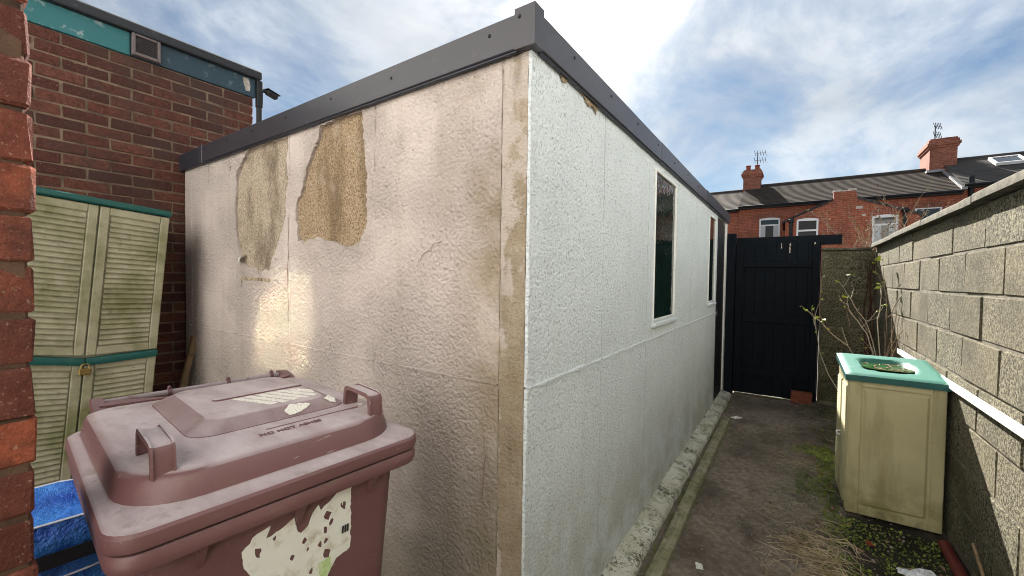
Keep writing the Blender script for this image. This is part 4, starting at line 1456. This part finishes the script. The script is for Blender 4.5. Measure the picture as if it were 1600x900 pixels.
# white plastic length of trunking lying along the wall
tag(MB().box(XW - .022, XW - .004, 1.2, 4.75, .848, .882, .004).box(XW - .026, XW - .0225, 1.2, 4.75, .845, .885, .001).build('white_trunking', m_upvc), 'long white plastic strip fixed along the lower right block wall', 'trunking')
tag(MB().tube([(.735, 3.22, -.005), (.725, 2.6, -.008), (.715, 2.1, -.008)], .026, 12).build('red_pipe', m_red_pipe, smooth=60), 'dark red pipe lying on the ground at the foot of the right wall', 'pipe')
tag(MB().tube([(.765, 2.92, .17), (.762, 2.76, .09), (.758, 2.60, .012)], .007, 6).build('cane', m_stick, smooth=60), 'thin pale cane leaning against the right block wall near the red pipe', 'cane')

# ------------------------------------------------------------------ bare shrub behind the chest, dead ivy in the corner
def leafmesh(mb, p, size, rr):
    d = Vector((rr.uniform(-1, 1), rr.uniform(-1, 1), rr.uniform(-.4, .9))).normalized()
    s_ = d.cross(Vector((rr.uniform(-1, 1), rr.uniform(-1, 1), rr.uniform(-1, 1)))).normalized()
    n_ = d.cross(s_) * .12
    mb.add([p, p + d * size * .5 + s_ * size * .32 + n_ * size, p + d * size, p + d * size * .5 - s_ * size * .32 + n_ * size], [(0, 1, 2), (0, 2, 3)])


def twiggy(mb, lf, p, d, L, r, depth, rr, leafy, bran=.55):
    pts, rad = [Vector(p)], [r]
    q = Vector(p)
    d = Vector(d).normalized()
    n = 6
    for k in range(n):
        d = (d + Vector((rr.uniform(-.22, .22), rr.uniform(-.22, .22), rr.uniform(-.08, .16)))).normalized()
        q = q + d * L / n
        pts.append(q.copy())
        rad.append(r * (1 - .75 * (k + 1) / n))
        if depth and rr.random() < bran:
            e = (d + Vector((rr.uniform(-1, 1), rr.uniform(-1, 1), rr.uniform(-.1, .8))) * .9).normalized()
            twiggy(mb, lf, q, e, L * rr.uniform(.3, .55), r * .6, depth - 1, rr, leafy, bran)
        if lf is not None and rr.random() < leafy:
            leafmesh(lf, q, rr.uniform(.02, .05), rr)
    mb.tube(pts, rad, 5, False)


sh = empty('bare_shrub', (.58, 4.95, 0))
tag(sh, 'straggly bare shrub with a few yellow green leaves behind the chest', 'shrub')
rr = random.Random(11)
for i, (b, d, L, r) in enumerate((((.66, 4.75, 0), (-.10, .12, 1), 1.10, .007), ((.62, 4.70, .0), (.12, .0, 1), 1.45, .007), ((.62, 4.80, 0), (-.30, .25, 1), 1.35, .0055), ((.70, 4.75, 0), (.03, .15, 1), 1.2, .008))):
    mb, lf = MB(), MB()
    twiggy(mb, lf, b, d, L, r, 2, rr, .36, .34)
    o = mb.build('stem', m_bark_pale if i % 2 == 0 else m_bark, sh, xf=lambda v: v - Vector(sh.location))
    if lf.v:
        mobj('leaves', [Vector(v) - Vector(sh.location) for v in lf.v], lf.f, m_leaf_y, sh)
rr = random.Random(8)
for i, pts in enumerate(([(.70, 5.1, -.03), (.69, 5.15, .7), (.62, 5.2, 1.02), (.50, 5.2, 1.22), (.38, 5.2, 1.45)], [(.71, 5.05, -.03), (.725, 5.1, .8), (.74, 5.15, 1.2), (.71, 5.15, 1.45), (.665, 5.2, 1.64)], [(.68, 5.1, .6), (.60, 5.12, .95), (.47, 5.15, 1.18), (.40, 5.2, 1.27)], [(.70, 5.0, .5), (.66, 5.0, 1.1), (.68, 5.02, 1.42)])):
    P = [Vector(p) for p in pts]
    fine_ = []
    for a, b in zip(P[:-1], P[1:]):
        for k in range(4):
            fine_.append(a + (b - a) * k / 4 + Vector([rr.uniform(-.008, .008) for _ in range(3)]))
    fine_.append(P[-1])
    mb = MB().tube(fine_, [.0065 * (1 - .75 * k / (len(fine_) - 1)) for k in range(len(fine_))], 5, False)
    lf = MB()
    for k in range(5, len(fine_), 2):
        e = fine_[k] + Vector((rr.uniform(-.12, .10), rr.uniform(-.1, .1), rr.uniform(.04, .16)))
        mb.tube([fine_[k], (fine_[k] + e) / 2 + Vector((0, 0, -.01)), e], [.003, .0022, .0012], 4, False)
        for q in range(rr.choice((0, 1, 3))):
            leafmesh(lf, e, rr.uniform(.02, .05), rr)
    for q in range(6 if i == 1 else 2):
        leafmesh(lf, fine_[-1] + Vector([rr.uniform(-.02, .02) for _ in range(3)]), rr.uniform(.03, .06), rr)
    mb.build('stem', m_bark_pale if i != 1 else m_bark, sh, xf=lambda v: v - Vector(sh.location))
    mobj('leaves', [Vector(v) - Vector(sh.location) for v in lf.v], lf.f, m_leaf_y, sh)
iv = MB()
rr = random.Random(4)
for i in range(4):
    x = .70 + .02 * i
    pts = [(x + rr.uniform(-.02, .02), 6.165 - .01 * i + rr.uniform(-.01, .01), z * .17) for z in range(11)]
    iv.tube(pts, [.009 - .0005 * k for k in range(11)], 6)
tag(iv.build('dead_stem', m_ivy, smooth=60), 'dark reddish climbing stems running up the corner of the block walls', 'climber')

# ------------------------------------------------------------------ moss, straw, litter on the path
rr = random.Random(21)
ms = MB()
for k in range(11000):
    y = rr.uniform(1.9, 6.0)
    x = .74 - abs(rr.gauss(0, .27))
    if k % 2: x, y = rr.gauss(.25, .11), rr.uniform(2.35, 4.6)
    if y > 4.6: x = .72 - abs(rr.gauss(0, .22))
    if x < -.1 or mnoise.noise(Vector((x * 4, y * 4, 2))) < -.05 - .35 * (x > .2):
        continue
    if .28 < x and 3.28 < y < 3.8:
        continue
    leafmesh(ms, Vector((x, y, gz(x, y) + .002)), rr.uniform(.008, .024), rr)
for k in range(2600):
    y = rr.uniform(1.3, 6.0)
    if mnoise.noise(Vector((y * 3, 0, 7))) < -.15: continue
    x = rr.choice((-.603, -.598, -.508)) + rr.gauss(0, .006)
    leafmesh(ms, Vector((x, y, -.075 if x < -.55 else gz(x, y) + .004)), rr.uniform(.005, .013), rr)
mo = mobj('moss', ms.v, ms.f, m_moss)
tag(mo, 'green moss and tiny leaves spreading beside the chest and kerb', 'moss', kind='stuff')
sw = MB()
for k in range(230):
    x, y = rr.gauss(.16, .075), rr.gauss(2.68, .17)
    a = rr.gauss(-1.1, .8)
    L = rr.uniform(.05, .24)
    z = gz(x, y) + rr.uniform(.004, .055)
    d = Vector((math.cos(a), math.sin(a), rr.uniform(-.12, .12)))
    b = Vector((rr.uniform(-.03, .03), rr.uniform(-.03, .03), rr.uniform(0, .03)))
    p = Vector((x, y, z))
    pts = [p - d * L / 2, p + b, p + d * L / 2]
    pts = [Vector((q.x, q.y, max(q.z, gz(q.x, q.y) + .003))) for q in pts]
    sw.tube(pts, [.0013, .0016, .0008], 4, False)
for k in range(160):
    x, y = rr.uniform(-.1, .25), rr.uniform(2.3, 4.3)
    a = rr.uniform(0, 6.28)
    L = rr.uniform(.03, .16)
    p = Vector((x, y, gz(x, y) + .006))
    d = Vector((math.cos(a), math.sin(a), rr.uniform(0, .2)))
    sw.tube([p, p + d * L], [.0014, .0009], 4, False)
so = sw.build('dry_straw', m_straw)
tag(so, 'heap of dry straw coloured grass stalks on the path', 'dry grass', kind='stuff')
gs = MB()
for k in range(70):
    x, y = rr.gauss(.12, .06), rr.gauss(3.55, .25)
    p = Vector((x, y, gz(x, y)))
    d = Vector((rr.uniform(-1, .4), rr.uniform(-.8, .4), rr.uniform(.2, .9))).normalized()
    L = rr.uniform(.06, .20)
    gs.tube([p, p + d * L * .6, p + d * L + Vector((0, 0, -.3 * L))], [.0014, .0012, .0004], 3, False)
tag(gs.build('grass', m_grass), 'thin green grass blades growing at the path edge by the chest', 'grass', kind='stuff')
pb = MB()
for k in range(1000):
    x, y = rr.uniform(-.48, .6), rr.uniform(1.4, 6.1)
    s_ = rr.uniform(.002, .0065) * (1 if rr.random() < .93 else 1.8)
    pb.box(x - s_, x + s_, y - s_ * .7, y + s_ * .7, gz(x, y) - .002, gz(x, y) + s_ * .9, s_ * .3, Matrix.Translation((x, y, 0)) @ Matrix.Rotation(rr.uniform(0, 3), 4, 'Z') @ Matrix.Translation((-x, -y, 0)))
tag(pb.build('pebbles', M('pebble', lambda g: g.mix(g.ramp(g.noise(30, 2, .5), [(.4, 0), (.6, 1)]), (.30, .27, .23), (.14, .11, .085)), .9)), 'scattered small stones and grit on the dirt path', 'gravel', kind='stuff')
dl = MB()
for k in range(240):
    x, y = rr.uniform(-.1, .7), rr.uniform(2.0, 6.0)
    if .28 < x and 3.28 < y < 3.8:
        continue
    leafmesh(dl, Vector((x, y, gz(x, y) + .006)), rr.uniform(.012, .04), rr)
tag(mobj('fallen_leaves', dl.v, dl.f, m_rust_leaf), 'brown dead leaves scattered over the path', 'leaves', kind='stuff')


def crumple(name, cx_, cy_, sx, sy_, h, mat, seed, label, cat, rz=0):
    n = 9
    r_ = random.Random(seed)
    vs, fs = [], []
    for j in range(n + 1):
        for i in range(n + 1):
            u, v = i / n - .5, j / n - .5
            x, y = u * sx + r_.uniform(-.06, .06) * sx, v * sy_ + r_.uniform(-.06, .06) * sy_
            X, Y = cx_ + x * math.cos(rz) - y * math.sin(rz), cy_ + x * math.sin(rz) + y * math.cos(rz)
            vs.append((X, Y, gz(X, Y) + .006 + h * abs(mnoise.noise(Vector((u * 5, v * 5, seed)))) * (1.4 - 2 * max(abs(u), abs(v))) + r_.uniform(0, .1) * h))
    for j in range(n):
        for i in range(n):
            a = j * (n + 1) + i
            fs += [(a, a + 1, a + n + 2), (a, a + n + 2, a + n + 1)]
    return tag(mobj(name, vs, fs, mat), label, cat)


crumple('plastic_film', .585, 2.80, .17, .16, .06, m_litter, 3, 'crumpled white plastic film on the dark ground in front of the chest', 'litter', .5)
crumple('paper_scrap', -.47, 5.15, .10, .07, .05, m_paper, 5, 'pale paper scrap lying beside the far end of the kerb', 'litter', .9)
crumple('leaf_scrap', .395, 3.02, .035, .045, .02, M('red_scrap', lambda g: (.20, .035, .02), .6), 8, 'small rusty red scrap on the moss in front of the chest', 'litter', .3)
crumple('paper_flake', -.37, 2.35, .035, .05, .006, m_paper, 9, 'small flat pale paint flake on the dirt next to the near timber batten', 'litter', .3)

# ------------------------------------------------------------------ terrace of houses beyond the gate
YT, YR = 24.0, 27.2
def strip_roof(mb, x0, x1, ya, za, yb, zb, n, lip=.025, tw=None):
    """overlapping courses from eaves (ya, za) up to the ridge (yb, zb)"""
    for k in range(n):
        t0, t1 = k / n, min(1, (k + 1.12) / n)
        y0_, z0_ = ya + (yb - ya) * t0, za + (zb - za) * t0 + lip
        y1_, z1_ = ya + (yb - ya) * t1, za + (zb - za) * t1
        mb.add([(x0, y0_, z0_), (x1, y0_, z0_), (x1, y1_, z1_), (x0, y1_, z1_), (x0, y0_, z0_ - lip), (x1, y0_, z0_ - lip), (x1, y1_, z1_ - lip), (x0, y1_, z1_ - lip)],
               [(0, 1, 2, 3), (0, 4, 5, 1), (0, 3, 7, 4), (1, 5, 6, 2), (4, 7, 6, 5), (3, 2, 6, 7)])


def house(name, x0, x1, ze, zr, tile, label, n=26, lip=.03):
    h = empty(name, ((x0 + x1) / 2, YT + 3, 0))
    tag(h, label, 'house', 'terraced houses behind the gate')
    Lh = Vector(h.location)
    w = MB().box(x0, x1, YT, YT + .3, -.03, ze).box(x0, x1, YT + 6.2, YT + 6.5, -.03, ze)
    for x in (x0, x1 - .2):
        w.prism([(YT + .301, -.03), (YT + 6.199, -.03), (YT + 6.199, ze), (YR + .05, zr - .1), (YT + .301, ze)], x, x + .2, 'x')
    w.build('wall', m_far_brick, h, xf=lambda v: v - Lh)
    rf = MB()
    strip_roof(rf, x0, x1, YT - .28, ze - .06, YR, zr, n, lip)
    strip_roof(rf, x0, x1, YT + 6.7, ze - .06, YR, zr, n, lip)
    ro_ = rf.build('roof', tile, h, xf=lambda v: v - Lh)
    MB().tube([(x0, YR, zr + .0), (x1, YR, zr + .0)], .10, 8).build('ridge', m_ridge, ro_, xf=lambda v: v - Lh)
    MB().tube([(x0, YT - .33, ze - .08), (x1, YT - .33, ze - .08)], .055, 8).box(x0, x1, YT - .27, YT - .02, ze - .19, ze - .10).build('gutter', m_pipe, h, xf=lambda v: v - Lh)
    return h, Lh


def window_far(h, Lh, x0, x1, z0, z1, y, arch=.05, split=.62, curtain=False):
    t = .065
    f = MB()
    f.box(x0, x0 + t, y - .03, y + .05, z0, z1 - arch).box(x1 - t, x1, y - .03, y + .05, z0, z1 - arch)
    f.box(x0 + t, x1 - t, y - .032, y + .05, z0, z0 + t)
    zm = z0 + (z1 - z0) * split
    f.box(x0 + t, x1 - t, y - .034, y + .05, zm - t * .6, zm + t * .5)
    n = 8
    top = [(x0 + (x1 - x0) * k / n, z1 - arch + arch * math.sin(math.pi * k / n)) for k in range(n + 1)]
    f.prism([(x0, z1 - arch - t)] + top + [(x1, z1 - arch - t)], y - .031, y + .049, 'y')
    w = f.build('window', m_upvc, h, xf=lambda v: v - Lh)
    mobj('pane', [Vector(q) - Lh for q in ((x0 + t, y - .008, z0), (x1 - t, y - .008, z0), (x1 - t, y - .008, z1 - arch - t * .5), (x0 + t, y - .008, z1 - arch - t * .5))], [(0, 1, 2, 3)], m_pane, w)
    if curtain:
        for a, b in ((x0 + t, x0 + t + .2), (x1 - t - .2, x1 - t)):
            MB().box(a, b, y - .012, y - .009, z0 + .05, zm - .04).build('curtain', m_blind, w, xf=lambda v: v - Lh)
    # brick arch over the opening
    ar = MB()
    for k in range(10):
        xa = x0 - .05 + (x1 - x0 + .1) * k / 10
        xb = x0 - .05 + (x1 - x0 + .1) * (k + .9) / 10
        za = z1 - arch * .2 + arch * .8 * math.sin(math.pi * (k + .5) / 10)
        ar.box(xa, xb, y - .035, y + .02, za - .02, za + .20)
    ar.build('arch', m_chim_brick, h, xf=lambda v: v - Lh)
    MB().box(x0 - .06, x1 + .06, y - .07, y + .02, z0 - .12, z0 - .002).build('sill', m_stone, w, xf=lambda v: v - Lh)


def chimney(h, Lh, x0, x1, y0, y1, zb, zt, pots, top_ragged=False):
    c = MB().box(x0, x1, y0, y1, zb, zt - .42)
    for k, (e, za, zb_) in enumerate(((.05, zt - .42, zt - .32), (.10, zt - .32, zt - .20), (.05, zt - .20, zt - .08), (.0, zt - .08, zt))):
        c.box(x0 - e, x1 + e, y0 - e, y1 + e, za + .001, zb_)
    co = c.build('chimney', m_chim_brick, h, xf=lambda v: v - Lh)
    for (px_, hh, rr_) in pots:
        MB().loft([[(px_ + r_ * math.cos(a), (y0 + y1) / 2 + r_ * math.sin(a), z_) for a in [2 * math.pi * k / 12 for k in range(12)]] for r_, z_ in ((rr_ * 1.1, zt - .02), (rr_, zt + .05), (rr_ * .85, zt + hh * .8), (rr_ * 1.08, zt + hh * .86), (rr_ * 1.05, zt + hh))]).build('chimney_pot', m_pot, co, smooth=40, xf=lambda v: v - Lh)
    MB().box(x0 - .09, x1 + .09, y0 - .06, y1 + .06, zb - .02, zb + .09).build('flashing', m_lead, co, xf=lambda v: v - Lh)
    return co


def aerial(x, y, z0, z1, label, k=1.0):
    a = empty('tv_aerial', (x, y, z0))
    tag(a, label, 'aerial', 'television aerials on the chimneys')
    MB().tube([(0, 0, 0), (0, 0, z1 - z0)], .022, 6).build('mast', m_metal, a)
    e = MB()
    for q, zz in enumerate((z1 - z0 - .05, z1 - z0 - .45)):
        e.tube([(-.12 * k, -.2, zz), (.38 * k, .2, zz + .05)], .015, 5)
        for s_ in range(5):
            t = s_ / 4
            p = Vector((-.12 * k + .5 * k * t, -.2 + .4 * t, zz + .05 * t))
            e.tube([p + Vector((.03, -.03, -.16)), p + Vector((-.03, .03, .16))], .012, 4)
    e.build('elements', m_metal, a)


hl, Ll = house('terraced_house', -9.0, -2.36, 5.12, 6.62, m_slate_w, 'far brick terraced house with pale slate roof, left of the smaller chimney', 16, .02)
hm, Lm = house('terraced_house', -2.355, 5.55, 5.24, 6.80, m_tile, 'far brick terraced house with ribbed tile roof between the two chimneys', 17, .020)
hr, Lr = house('terraced_house', 5.555, 13.5, 5.46, 7.12, m_slate, 'far brick terraced house with slate roof and skylight, right of the larger chimney', 18, .02)
window_far(hm, Lm, -1.43, -.565, 3.35, 4.58, YT, curtain=True, split=.70)
window_far(hm, Lm, 4.20, 5.02, 3.9, 4.62, YT, arch=.0, split=.15)
window_far(hr, Lr, 7.6, 8.5, 3.3, 4.6, YT)
window_far(hl, Ll, -5.4, -4.4, 3.3, 4.5, YT)
chimney(hm, Lm, -2.44, -1.60, 26.75, 27.65, 6.35, 7.70, ((-2.24, .32, .13), (-1.80, .30, .13)))
c2 = chimney(hr, Lr, 5.07, 5.96, 26.5, 28.3, 6.55, 8.05, ((5.75, .18, .2),))
aerial(-1.80, 27.2, 7.2, 8.70, 'thin television aerial on the smaller left chimney')
aerial(5.30, 26.9, 7.3, 8.75, 'thin television aerial on the larger right chimney', .6)
# verge between the two roofs, skylight and soil pipe
vg = MB()
for k in range(22):
    t0, t1 = k / 22, (k + .86) / 22
    A = Vector((5.50, YT - .28, 5.26)); B = Vector((5.50, YR, 6.86))
    p, q = A + (B - A) * t0, A + (B - A) * t1
    vg.add([(p.x, p.y, p.z + .07), (p.x + .16, p.y, p.z + .07), (q.x + .16, q.y, q.z + .05), (q.x, q.y, q.z + .05), (p.x, p.y, p.z - .05), (p.x + .16, p.y, p.z - .05), (q.x + .16, q.y, q.z - .05), (q.x, q.y, q.z - .05)], [(0, 1, 2, 3), (0, 4, 5, 1), (0, 3, 7, 4), (1, 5, 6, 2), (4, 7, 6, 5), (2, 6, 7, 3)])
vg.build('verge', m_lead, hm, xf=lambda v: v - Lm)
sl_ = math.atan2(7.12 - 5.40, YR - YT + .28)
skm = Matrix.Translation((7.35, 26.1, 5.40 + (26.1 - YT + .28) * math.tan(sl_) + .05)) @ Matrix.Rotation(sl_, 4, 'X')
sk_ = MB().box(-.45, -.38, -.5, .5, 0, .12, 0, skm).box(.38, .45, -.5, .5, 0, .12, 0, skm).box(-.379, .379, .43, .5, 0, .12, 0, skm).box(-.379, .379, -.5, -.43, 0, .12, 0, skm).build('skylight', m_upvc, hr, xf=lambda v: v - Lr)
mobj('pane', [skm @ Vector(q) - Lr for q in ((-.38, -.43, .09), (.38, -.43, .09), (.38, .43, .09), (-.38, .43, .09))], [(0, 1, 2, 3)], m_pane, sk_)
MB().tube([(5.80, YT - .12, 3.0), (5.80, YT - .12, 5.75)], .085, 10).build('soil_pipe', m_pipe, hr, smooth=60, xf=lambda v: v - Lr)
# gabled rear wing of the middle house
YO = 21.0
wg = MB()
gp_ = [(-.30, -.03), (3.84, -.03), (3.84, 3.98), (2.03, 4.74), (2.0, 5.05), (1.29, 5.05), (1.29, 4.74), (-.30, 3.98)]
wg.prism(gp_, YO, YO + .25, 'y')
wg.box(-.30, -.08, YO + .251, YT, -.03, 3.98).box(3.62, 3.84, YO + .251, YT, -.03, 3.98)
wg.build('wing_wall', m_far_brick, hm, xf=lambda v: v - Lm)
st_ = MB()
rr = random.Random(2)
for k in range(6):
    st_.box(1.27 + k * .123, 1.27 + k * .123 + .116, YO - .03, YO + .28, 5.051, 5.10 + rr.uniform(0, .05), .015)
st_.build('stack_cap', m_stone, hm, xf=lambda v: v - Lm)
for s_, (xa, za, xb, zb) in enumerate(((-.42, 3.93, 1.28, 4.75), (3.96, 3.93, 2.04, 4.75))):
    r_ = MB()
    n = 9
    for k in range(n):
        t0, t1 = k / n, (k + 1.1) / n
        x0, z0, x1, z1 = xa + (xb - xa) * t0, za + (zb - za) * t0, xa + (xb - xa) * min(1, t1), za + (zb - za) * min(1, t1)
        r_.add([(x0, YO - .06, z0 + .07), (x0, YT, z0 + .07), (x1, YT, z1 + .045), (x1, YO - .06, z1 + .045), (x0, YO - .06, z0 - .03), (x0, YT, z0 - .03), (x1, YT, z1 - .03), (x1, YO - .06, z1 - .03)], [(0, 1, 2, 3), (0, 4, 5, 1), (0, 3, 7, 4), (1, 5, 6, 2), (4, 7, 6, 5), (2, 6, 7, 3)])
    r_.build('wing_roof', m_slate if s_ else m_pipe, hm, xf=lambda v: v - Lm)
window_far(hm, Lm, .09, .825, 2.95, 4.08, YO, split=.55)
window_far(hm, Lm, 2.49, 3.24, 2.95, 4.05, YO, split=.66, curtain=True)
for x, z1 in ((-.10, 3.92), (3.40, 4.12)):
    MB().tube([(x, YO - .08, .5), (x, YO - .08, z1)], .06, 10).box(x - .09, x + .09, YO - .16, YO - .005, z1 - .02, z1 + .14, .02).build('soil_pipe', m_pipe, hm, smooth=60, xf=lambda v: v - Lm)
for b_ in ((1.99, 2.20, 4.33, 4.44), (2.18, 2.30, 4.03, 4.12)):
    box('vent_plate', b_[0], b_[1], YO - .02, YO - .001, b_[2], b_[3], m_stone, hm).location = -Lm

# bare bush behind the return wall
bu = empty('bare_bush', (1.2, 9.0, 0))
tag(bu, 'twiggy brown bush showing above the wall corner beyond the path', 'bush')
rr = random.Random(17)
tw, lf = MB(), MB()
for k in range(26):
    b = (1.2 + rr.uniform(-.3, .3), 9 + rr.uniform(-.25, .25), 1.0)
    twiggy(tw, lf, b, (rr.uniform(-.55, .45), rr.uniform(-.4, .4), 1), rr.uniform(.9, 1.5), .008, 2, rr, .45)
tw.tube([(1.2, 9, 0), (1.22, 9.0, .6), (1.2, 9, 1.1)], [.04, .03, .02], 6)
tw.build('branches', m_bark, bu, xf=lambda v: v - Vector(bu.location))
mobj('leaves', [Vector(v) - Vector(bu.location) for v in lf.v], lf.f, M('dull_olive_leaf', lambda g: g.mix(g.ramp(g.noise(9, 3, .5), [(.4, 0), (.6, 1)]), (.12, .10, .035), (.09, .065, .035)), .8), bu)

# ------------------------------------------------------------------ unseen house added behind the photographer: sunlit wall and window light the yard
hb = empty('bounce_house_behind', (0, -4.5, 0))
tag(hb, 'unseen white house added behind the viewpoint to bounce sunlight into the yard', 'house')
HB = Vector(hb.location)
YH = -2.0
wx0, wx1, wz0, wz1 = HWIN
for b_ in ((-7.5, wx0, -.03, 5.6), (wx1, 6.5, -.03, 5.6), (wx0 + .0005, wx1 - .0005, -.03, wz0), (wx0 + .0005, wx1 - .0005, wz1, 5.6)):
    box('wall', b_[0], b_[1], YH - .3, YH, b_[2], b_[3], m_house, hb, 0).location = -HB
t = .05
hw_ = MB().box(wx0 + .001, wx0 + t, YH - .12, YH - .03, wz0, wz1).box(wx1 - t, wx1 - .001, YH - .12, YH - .03, wz0, wz1).box(wx0 + t, wx1 - t, YH - .12, YH - .03, wz0 + .001, wz0 + t).box(wx0 + t, wx1 - t, YH - .12, YH - .03, wz1 - t, wz1 - .001).build('window', m_upvc, hb, xf=lambda v: v - HB)
mobj('pane', [Vector(q) - HB for q in ((wx0 + t, YH - .05, wz0 + t), (wx1 - t, YH - .05, wz0 + t), (wx1 - t, YH - .05, wz1 - t), (wx0 + t, YH - .05, wz1 - t))], [(3, 2, 1, 0)], m_mirror_glass, hw_)
MB().prism([(YH + .35, 5.5), (YH - 3, 7.4), (YH - 6.4, 5.5)], -7.7, 6.7, 'x').build('roof', m_slate, hb, xf=lambda v: v - HB)
box('back_wall', -7.5, 6.5, YH - 6, YH - 5.7, -.03, 5.5, m_house, hb, 0).location = -HB
for x in (-7.5, 6.2):
    box('side_wall', x, x + .3, YH - 5.699, YH - .301, -.03, 5.5, m_house, hb, 0).location = -HB

nh = empty('bounce_house_right', (5.5, 2.5, 0))  # unseen house added to brighten the white side wall by bounce
tag(nh, 'unseen white house added beyond the right block wall to bounce sunlight onto the garage', 'house')
NH = Vector(nh.location)
box('wall', 3.3, 7.5, -1.2, 7.0, -.03, 5.6, m_house, nh, 0).location = -NH
MB().prism([(3.0, 5.61), (5.4, 7.3), (7.8, 5.61)], -1.4, 7.2, 'y').build('roof', m_slate, nh, xf=lambda v: v - NH)
